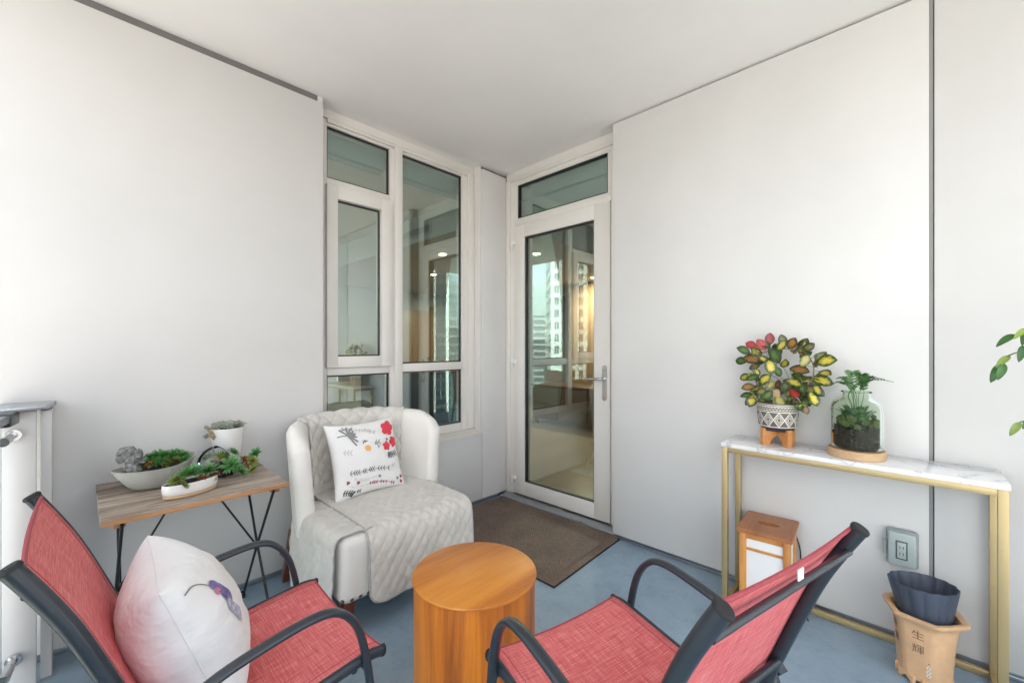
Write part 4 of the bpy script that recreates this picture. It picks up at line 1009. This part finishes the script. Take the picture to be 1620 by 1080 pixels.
for k in range(nd):
    u0 = CIRC*k/nd; du = CIRC/nd
    for sg in (1, -1): ribbon(q, [(u0+du*j/6, .060+sg*.034*(1-abs(2*j/6-1))*1.0) for j in range(7)], .0048, pmap) if False else None
    for f_ in (1, .68, .38):
        hw, hh = du/2*f_, .034*f_; c = u0+du/2
        P_ = [(c-hw, .060), (c, .060+hh), (c+hw, .060), (c, .060-hh), (c-hw, .060)]
        L_ = []
        for a_, b_ in zip(P_[:-1], P_[1:]): L_ += [(a_[0]+(b_[0]-a_[0])*j/4, a_[1]+(b_[1]-a_[1])*j/4) for j in range(4)]
        ribbon(q, L_+[P_[0]], .0046 if f_ == 1 else .0026, pmap)
for k in range(40): ribbon(q, [(CIRC*k/40, .108), (CIRC*(k+.5)/40, .118)], .002, pmap); ribbon(q, [(CIRC*(k+.5)/40, .118), (CIRC*(k+1)/40, .108)], .002, pmap)
build(q, 'pattern', 'pot_cream', pt, world=False, smooth=0)
build(MB().lathe([(.0825, .118), (.04, .124), (.002, .125)], 32), 'soil', 'soil', pt, world=False)
def leaf_mesh(name, w_, m, cup=.12, tip=1.0, fold=.10, n=9):
    q = MB(); us = lin(0, 1, n)
    def wd(u): return 1.12*w_*math.sin(PI*u**tip)**.72 if 0 < u < 1 else 0
    def f(u, v): return Vector((u, v*wd(u), -cup*(u-.3)**2+fold*abs(v)**1.5*wd(u)*2-.05*math.sin(u*7)*v*wd(u)))
    q.grid(f, us, [-1, -.6, -.2, .2, .6, 1], uv=lambda u, v: (u, v*wd(u)))
    ob = build(q, name, m, None, smooth=70); me = ob.data; bpy.data.objects.remove(ob); return me
LM = {k: leaf_mesh('leaf_'+k, .30, 'leaf_'+k) for k in ('yellow', 'green', 'olive', 'amber', 'red', 'pale')}
vp = thing('rubber_plant', 'variegated plant of yellow and green leaves trained in a ring', 'plant', pp+Vector((0, 0, .19)))
CROP = lambda x, y: (1140+x/4.697, 510+y/4.697)
def at_crop(x, y, dx=0): px, py = CROP(x, y); return pX(px, py, 2.395+dx)
S = lambda *pts: smooth_path([at_crop(x, y, d) for x, y, d in pts], 5)
stems = [S((325, 605, .01), (290, 500, .0), (255, 410, -.01), (240, 330, -.01), (275, 245, 0), (390, 205, .01), (520, 195, .01), (620, 215, 0)),
         S((480, 605, .0), (560, 545, -.01), (640, 480, -.01), (685, 410, 0), (690, 330, .0), (660, 255, .01), (620, 215, 0)),
         S((400, 605, .02), (390, 520, .02), (440, 460, .02), (540, 430, .0), (600, 420, -.01)), S((300, 600, -.02), (270, 560, -.03), (215, 560, -.03)), S((480, 610, -.02), (540, 590, -.04), (620, 600, -.05))]
for s_ in stems: build(MB().tube(s_, [max(.0014, .0036-.002*i/len(s_)) for i in range(len(s_))], n=7), 'stem', 'stem', vp)
LV = '''225 165 36 red|305 165 42 red|365 122 40 red|170 205 42 green|265 232 46 pale|150 285 40 green|230 270 52 amber|322 275 32 yellow|370 325 52 yellow|475 305 36 yellow|425 365 36 green|400 247 60 green|415 210 46 yellow|460 130 36 olive|455 170 38 yellow|530 155 42 amber|615 162 42 olive|655 182 36 olive|565 210 32 olive|632 240 36 green|627 285 38 pale|745 260 42 olive|785 285 56 yellow|585 352 52 amber|775 375 42 yellow|755 432 56 yellow|630 425 36 pale|545 445 52 yellow|510 492 46 yellow|180 405 36 yellow|235 410 42 green|330 420 42 yellow|205 480 40 amber|265 503 46 yellow|235 572 52 yellow|375 465 28 pale|350 495 26 pale|425 460 30 amber|340 545 46 green|440 588 46 pale|500 605 26 yellow|555 608 40 yellow|615 627 34 yellow|630 582 40 green|690 565 48 yellow|615 540 36 amber|665 497 42 yellow|730 515 36 green|545 520 40 red|600 480 42 green|575 400 36 green|250 330 36 olive|680 425 36 green|300 512 32 olive|705 447 36 green|190 540 36 green|330 165 36 green|350 200 36 green|480 480 36 green|720 500 34 yellow|560 470 34 green|215 585 36 green|280 300 30 green'''
for ln in LV.split('|'):
    x, y, r, k = ln.split(); x, y, r = float(x), float(y), float(r)
    c = at_crop(x, y, random.uniform(-.055, .035)); L = 2*r/4.697/658*2.05*1.25
    cen = at_crop(450, 390); out = Vector((0, (c-cen).y, (c-cen).z)); out = out.normalized() if out.length > .02 else Vector((0, 0, 1))
    d = (out+Vector((random.uniform(-.7, .2), random.uniform(-.6, .6), random.uniform(-.5, .4)))).normalized()
    nrm_ = (Vector((-1, -.35, .55))+Vector((random.uniform(-.45, .45), random.uniform(-.45, .45), random.uniform(-.45, .45)))).normalized()
    nrm_ = (nrm_-d*nrm_.dot(d)).normalized(); sd_ = nrm_.cross(d)
    o = bpy.data.objects.new('leaf', LM[k]); col.objects.link(o); o.parent = vp
    o.matrix_local = Matrix.Translation(c-d*L*.5-vp.location) @ Matrix((d, sd_, nrm_)).transposed().to_4x4() @ Matrix.Scale(L, 4)
    best = min((p for s_ in stems for p in s_), key=lambda p: (p-(c-d*L*.5)).length)
    if (best-(c-d*L*.5)).length < .09: build(MB().tube([best, (best+c-d*L*.5)/2+Vector((0, 0, .004)), c-d*L*.48], .0011, n=5), 'petiole', 'stem_green' if random.random() < .6 else 'stem', vp)
rg = random.Random(21)
for k_ in range(58):        # smaller leaves filling in along the stems
    s_ = stems[rg.choice([0, 0, 0, 1, 1, 2, 3, 4])]; p = s_[rg.randrange(2, len(s_))]
    d = Vector((rg.uniform(-.9, .5), rg.uniform(-1, 1), rg.uniform(-.8, .8))).normalized(); L = rg.uniform(.026, .044)
    nrm_ = (Vector((-1, -.35, .5))+Vector((rg.uniform(-.6, .6), rg.uniform(-.6, .6), rg.uniform(-.6, .6)))).normalized(); nrm_ = (nrm_-d*nrm_.dot(d)).normalized(); sd_ = nrm_.cross(d)
    o = bpy.data.objects.new('leaf', LM[rg.choice(['green', 'green', 'olive', 'yellow', 'amber'])]); col.objects.link(o); o.parent = vp
    o.matrix_local = Matrix.Translation(p+d*.012-vp.location) @ Matrix((d, sd_, nrm_)).transposed().to_4x4() @ Matrix.Scale(L, 4)
    build(MB().tube([p, p+d*.014], .0011, n=5), 'petiole', 'stem_green', vp)
tl = at_crop(415, 560, -.02); q = MB(); q.prism([(-.016, -.06), (.016, -.06), (.018, .032), (.012, .040), (-.012, .040), (-.018, .032)], -.003, .003, lambda x, z, y: (tl.x+y, tl.y-x*.9, tl.z+z)); q.v = [v for v in q.v]
solo(q, 'plant_label', 'cork', 'small blank cork plant label stuck in the patterned pot', 'label', loc=tl-Vector((0, 0, .06)), bevel=.001)

# ------------------------------------------------------------------ bottle garden
jp = Vector((2.372, .176, CZ))
base = solo(MB().lathe([(.098, .0), (.101, .003), (.101, .034), (.098, .037)], 56), 'wooden_coaster', 'pale_wood', 'round pale wood base under the glass terrarium jar', 'base', smooth=40); base.location = jp
jb = jp+Vector((0, 0, .0375))
jr = thing('terrarium_jar', 'green tinted glass terrarium jar with soil on the marble console', 'jar', jb)
pj = [(.086, .0), (.092, .006), (.093, .02), (.093, .165), (.091, .182), (.084, .198), (.070, .212), (.056, .220), (.050, .227), (.050, .242), (.053, .246)]
build(MB().lathe(pj, 64, cap1=False), 'glass', 'jar_glass', jr, world=False, smooth=60); build(MB().tube([(.0515*math.cos(a), .0515*math.sin(a), .247) for a in lin(0, 2*PI, 41)], .0028, n=8, cap=False), 'lip', 'jar_glass', jr, world=False)
q = MB(); q.grid(lambda a, r: (.0905*r*math.cos(a), .0905*r*math.sin(a), .092+.022*noise.noise(Vector((math.cos(a)*r*2.2, math.sin(a)*r*2.2, 5)))+.006*noise.noise(Vector((math.cos(a)*r*9, math.sin(a)*r*9, 5)))), A, [.02, .3, .6, .85, 1.0], closed=True)
q.grid(lambda a, f_: (.0905*math.cos(a), .0905*math.sin(a), .004+f_*(.088+.022*noise.noise(Vector((math.cos(a)*2.2, math.sin(a)*2.2, 5)))+.006*noise.noise(Vector((math.cos(a)*9, math.sin(a)*9, 5))))), A, [0, .5, 1], closed=True)
build(q, 'soil', 'soil', jr, world=False)
q = MB()
for k in range(60):
    a = random.uniform(0, 6.28); r = .076*math.sqrt(random.random()); q.ball((r*math.cos(a), r*math.sin(a), .100+random.uniform(-.006, .04)), random.uniform(.009, .02), 10, 7, lambda d: 1+.3*noise.noise(d*5))
build(q, 'moss', 'moss', jr, world=False, kind='stuff')
fn_ = thing('fern', 'feathery green fern growing out of the terrarium jar neck', 'fern', jb+Vector((0, 0, .08)))
def frond(pts, L, n=22, wid=.02, st=.18):
    P_ = smooth_path(pts, 8); q = MB(); q.tube(P_, .0012, n=5)
    for k in range(n):
        i = int((st+(.98-st)*k/n)*(len(P_)-1)); p = P_[i]; d = (P_[min(i+1, len(P_)-1)]-P_[i-1]).normalized(); s_ = d.cross(Vector((0, 0, 1)))
        s_ = s_.normalized() if s_.length > .05 else Vector((.7, .7, 0)); l_ = wid*(1-.75*abs(2*k/n-.7))
        for g in (1, -1):
            e = (s_*g+d*.55+Vector((0, 0, random.uniform(-.35, .15)))).normalized()*l_; h_ = d*.0032
            o = len(q.v); q.v += [p-h_, p+e*.5-h_*1.3, p+e, p+e*.5+h_*1.3, p+h_]; q.f.append((o, o+1, o+2, o+3, o+4))
    build(q, 'frond', 'fern', fn_)
b0 = jb+Vector((0, 0, .085))
for (px, py, dx) in ((1414, 604, -.02), (1400, 600, .02), (1316, 606, -.02), (1322, 599, .03), (1348, 592, 0), (1362, 596, -.03), (1335, 600, .04), (1385, 599, .03)):
    e = pX(px, py, jp.x+dx); nk = jb+Vector((random.uniform(-.03, .03), random.uniform(-.03, .03), .240)); mid = nk.lerp(e, .5); mid.z = max(nk.z, e.z)+.006
    frond([b0+Vector((random.uniform(-.03, .03), random.uniform(-.03, .03), 0)), b0.lerp(nk, .6), nk, mid, e], 1, 34, wid=.036, st=.58)
for k in range(54):
    a = random.uniform(0, 6.28); r = random.uniform(.02, .078); e = jb+Vector((r*math.cos(a), r*math.sin(a), random.uniform(.145, .190)))
    frond([b0+Vector((r*.5*math.cos(a+.4), r*.5*math.sin(a+.4), 0)), b0.lerp(e, .6)+Vector((0, 0, .012)), e], 1, 14, .018)

# ------------------------------------------------------------------ wooden paper lantern
lt = thing('floor_lantern', 'wooden lantern with white paper panels and slotted lid under the console', 'lantern', (2.358, .510, FZ), R(4))
LZ = .426; hx, hy = .108, .090
q = MB(); N_ = 28; out = [(-.135, -.113), (.135, -.113), (.135, .113), (-.135, .113)]
def sq(a): c, s_ = math.cos(a), math.sin(a); k = 1/max(abs(c)/.135, abs(s_)/.113); return (c*k, s_*k)
angs = sorted(lin(0, 2*PI, N_+1)[:-1]+[math.atan2(.113, .135), PI-math.atan2(.113, .135), PI+math.atan2(.113, .135), 2*PI-math.atan2(.113, .135)])
hole = lambda a: (math.cos(a)*.023, math.sin(a)*.048)
q.grid(lambda a, k: ((*sq(a), LZ-.020), (*sq(a), LZ), (*hole(a), LZ), (*hole(a), LZ-.020), (*sq(a), LZ-.020))[int(k)], angs, [0, 1, 2, 3, 4], closed=True)
build(q, 'lid', 'lamp_lid', lt, world=False, smooth=30)
for sx in (1, -1):
    for sy in (1, -1): bx('post', (sx*hx-.0145, sy*hy-.0145, 0), (sx*hx+.0145, sy*hy+.0145, LZ-.0205), 'lamp_wood', lt, .002, world=False)
for sx in (1, -1):
    for (z0, z1, mm) in ((LZ-.050, LZ-.021, 'lamp_wood'), (LZ-.105, LZ-.093, 'lamp_wood'), (.055, .105, 'lamp_lid')): bx('rail', (sx*hx-.008, -hy+.015, z0), (sx*hx+.008, hy-.015, z1), mm, lt, .001, world=False)
    bx('paper_panel', (sx*hx-.002, -hy+.0145, .1055), (sx*hx+.002, hy-.0145, LZ-.0505), 'paper', lt, 0, world=False)
for sy in (1, -1):
    for (z0, z1, mm) in ((LZ-.050, LZ-.021, 'lamp_wood'), (.055, .105, 'lamp_lid')): bx('rail', (-hx+.015, sy*hy-.008, z0), (hx-.015, sy*hy+.008, z1), mm, lt, .001, world=False)
    bx('paper_panel', (-hx+.0145, sy*hy-.002, .1055), (hx-.0145, sy*hy+.002, LZ-.0505), 'paper', lt, 0, world=False)
build(MB().tube(smooth_path([(.12, -.10, .36), (.135, -.118, .28), (.13, -.125, .1), (.10, -.14, .008), (.02, -.16, .006)], 5), .003, n=6), 'cord', 'rubber', lt, world=False)

# ------------------------------------------------------------------ outdoor socket
ou = thing('outdoor_socket', 'grey weatherproof power socket on the wall under the console', 'socket', (XP, .03, .39))
bx('box', (XP-.030, -.022, .312), (XP-.0005, .082, .472), 'outlet_grey', ou, .012)
bx('cover', (XP-.052, -.016, .320), (XP-.0305, .076, .466), 'outlet_clear', ou, .012)
bx('face', (XP-.0545, .012, .352), (XP-.0525, .050, .432), 'outlet_dark', ou, .001); bx('receptacle', (XP-.0575, .017, .358), (XP-.0550, .045, .426), 'outlet_clear', ou, .006)
for z in (.378, .406): bx('slot', (XP-.0585, .024, z-.006), (XP-.0578, .0265, z+.006), 'outlet_dark', ou, 0); bx('slot', (XP-.0585, .035, z-.006), (XP-.0578, .0375, z+.006), 'outlet_dark', ou, 0)
build(MB().tube([(XP-.034, .086, .36), (XP-.034, .086, .42)], .006, n=8), 'cover_hinge', 'outlet_grey', ou)

# ------------------------------------------------------------------ clay planter with nested plastic pot
cp_ = Vector((2.300, -.035, FZ)); crot = R(18)
cl = thing('clay_planter', 'tan footed clay planter with painted brush characters by the console', 'planter', cp_, crot)
def lob(q_, z):       # six-sided section with grooved corners
    k = q_/(2*PI)*6; f_ = k-math.floor(k); hexr = math.cos(PI/6)/math.cos((f_-.5)*PI/3); return (.2+.8*hexr*1.06)-(.05 if z < .235 else .012)*math.exp(-((min(f_, 1-f_))/.05)**2)
pz = [(.074, .018), (.078, .03), (.080, .06), (.086, .16), (.094, .225), (.100, .245), (.116, .256), (.121, .262), (.121, .272), (.114, .274), (.098, .268), (.092, .24), (.080, .08)]
N6 = 120
build(MB().lathe(pz, N6, fr=lob, cap0=True, cap1=True), 'body', 'terracotta', cl, world=False, smooth=40)
for k in range(6):
    a = 2*PI*k/6; q = MB()
    for s_ in range(1): q.prism([(-.028, .0), (-.020, .0), (-.012, .012), (0, .020), (.012, .012), (.020, .0), (.028, .0), (.030, .034), (-.030, .034)], -.007, .007, lambda x, z, y, a=a: ((.072+y)*math.cos(a)-x*math.sin(a), (.072+y)*math.sin(a)+x*math.cos(a), z))
    build(q, 'foot_arch', 'terracotta', cl, world=False, bevel=.0015)
def face_r(z):
    for (r0, z0), (r1, z1) in zip(pz[:6], pz[1:6]):
        if z0 <= z <= z1: return r0+(r1-r0)*(z-z0)/(z1-z0)
    return .086
def text_on(body, ang, zc, size, mname):
    cu = bpy.data.curves.new('t', 'FONT'); cu.body = body; cu.size = size; cu.align_x = 'CENTER'; cu.align_y = 'CENTER'; cu.resolution_u = 3
    ob = bpy.data.objects.new('t', cu); col.objects.link(ob); bpy.context.view_layer.update()
    me = bpy.data.meshes.new_from_object(ob.evaluated_get(bpy.context.evaluated_depsgraph_get())); bpy.data.objects.remove(ob)
    bm = bmesh.new(); bm.from_mesh(me); bmesh.ops.triangulate(bm, faces=bm.faces)
    q = MB(); q.v = []
    for v in bm.verts:
        z = zc+v.co.y; qa = ang+v.co.x/.082; r = face_r(z)*lob(qa % (2*PI), z)+.0010
        q.v.append(Vector((r*math.cos(qa), r*math.sin(qa), z)))
    q.f = [tuple(v.index for v in f.verts) for f in bm.faces]; bm.free(); bpy.data.meshes.remove(me)
    if q.f: build(q, 'brush_character', mname, cl, world=False, smooth=0)
FA = R(150)
for ang, chars in ((FA, '\u751f\u8f1d'), (FA-R(60), '\u84ec\u84fd')):
    for i, ch in enumerate(chars): text_on(ch, ang, .198-.054*i, .037, 'ink')
for i, z in enumerate((.105, .088, .072, .058)):
    q = MB(); blob(q, (0, 0), .0022, lambda u, v: Vector(((face_r(z+v)*lob((FA+.36+u/.08) % (2*PI), z)+.0014)*math.cos(FA+.36+u/.08), (face_r(z+v)*lob((FA+.36+u/.08) % (2*PI), z)+.0014)*math.sin(FA+.36+u/.08), z+v)), 8); build(q, 'ink_dot', 'ink', cl, world=False)
    if i:
        q = MB(); blob(q, (0, 0), .0065, lambda u, v: Vector(((face_r(z+v)*lob((FA+.36+u/.08) % (2*PI), z)+.0008)*math.cos(FA+.36+u/.08), (face_r(z+v)*lob((FA+.36+u/.08) % (2*PI), z)+.0008)*math.sin(FA+.36+u/.08), z+v)), 10); build(q, 'white_dot', 'pot_cream', cl, world=False)
bpz = [(.064, .0), (.068, .004), (.098, .158), (.099, .166), (.0965, .166), (.093, .155), (.062, .012)]
flt = lambda q_, z: 1+.048*abs(math.sin(q_*7))*min(1, .5+z/.1)
bp_ = solo(MB().lathe(bpz, 144, fr=flt, cap0=True, cap1=True), 'nested_pot', 'blue_plastic', 'empty fluted slate blue plastic pot sitting in the clay planter', 'pot', smooth=30)
bp_.location = cp_+Vector((.0, -.004, .205)); bp_.rotation_euler = (R(-3), R(3), 0)

# ------------------------------------------------------------------ ficus at the right, mostly outside the picture
fp = Vector((2.22, -.62, FZ))
fpot = thing('plant_pot', 'round white floor pot holding the ficus beside the console', 'pot', fp)
build(MB().lathe([(.11, 0), (.115, .01), (.15, .26), (.155, .28), (.148, .281), (.14, .25)], 40, cap1=False), 'pot', 'white_ceramic', fpot, world=False); build(MB().lathe([(.139, .245), (.05, .252), (.002, .253)], 32), 'soil', 'soil', fpot, world=False)
ft_ = thing('ficus_tree', 'small green leaved ficus reaching in beside the dark wall joint', 'plant', fp+Vector((0, 0, .25)))
tr_ = smooth_path([fp+Vector((0, 0, .25)), fp+Vector((.02, .01, .7)), fp+Vector((-.01, .0, 1.15)), fp+Vector((0, .02, 1.6))], 6)
build(MB().tube(tr_, [.014-.009*i/len(tr_) for i in range(len(tr_))], n=8), 'trunk', 'stem', ft_)
FM = {k: leaf_mesh('ficus_'+k, .165, 'leaf_'+k, .45, .8, .1) for k in ('ficus', 'lime')}
def put_leaf(c, d, L, k, nz=.7):
    d = d.normalized(); n_ = Vector((-.5, -.2, nz)); n_ = (n_-d*n_.dot(d)).normalized(); s_ = n_.cross(d)
    o = bpy.data.objects.new('leaf', FM[k]); col.objects.link(o); o.parent = ft_
    o.matrix_local = Matrix.Translation(c-ft_.location) @ Matrix((d, s_, n_)).transposed().to_4x4() @ Matrix.Scale(L, 4)
XF = 2.10
def fpx(x, y, dx=0): return pX(1440+x/3.857, 460+y/3.857, XF+dx)
def br_(pts): build(MB().tube(smooth_path(pts, 5), .0022, n=6), 'branch', 'stem_green', ft_)
t1 = tr_[int(len(tr_)*.78)]; t2 = tr_[int(len(tr_)*.62)]
br_([t1, fpx(820, 330), fpx(720, 270), fpx(640, 280)]); br_([t1, fpx(800, 380), fpx(690, 370), fpx(600, 395), fpx(560, 440)]); br_([t2, fpx(860, 800), fpx(740, 790), fpx(670, 800)])
for (a, b_, k, dx) in (((645, 262), (520, 330), 'ficus', 0), ((720, 225), (630, 285), 'lime', -.02), ((700, 245), (690, 330), 'ficus', .02), ((690, 330), (670, 430), 'ficus', -.02), ((610, 392), (520, 462), 'lime', 0), ((560, 440), (492, 555), 'ficus', .02), ((575, 440), (540, 540), 'ficus', -.01),
                       ((672, 798), (608, 880), 'lime', 0), ((720, 780), (690, 840), 'ficus', .02), ((760, 250), (820, 180), 'ficus', 0), ((780, 340), (840, 420), 'ficus', 0), ((740, 800), (800, 870), 'lime', 0), ((760, 260), (730, 170), 'ficus', .03)):
    A_, B_ = fpx(*a, dx), fpx(*b_, dx-.02); put_leaf(A_, B_-A_, (B_-A_).length, k)
rr = random.Random(11)
for k in range(46):
    p = tr_[rr.randrange(int(len(tr_)*.45), len(tr_))]; a = rr.uniform(-2.6, .5); l_ = rr.uniform(.06, .24)
    e = p+Vector((l_*math.cos(a), l_*math.sin(a), rr.uniform(-.03, .12)))
    br_([p, p.lerp(e, .5)+Vector((0, 0, .02)), e]); put_leaf(e, Vector((math.cos(a), math.sin(a), rr.uniform(-.9, .1))), rr.uniform(.06, .085), rr.choice(['ficus', 'ficus', 'lime']))
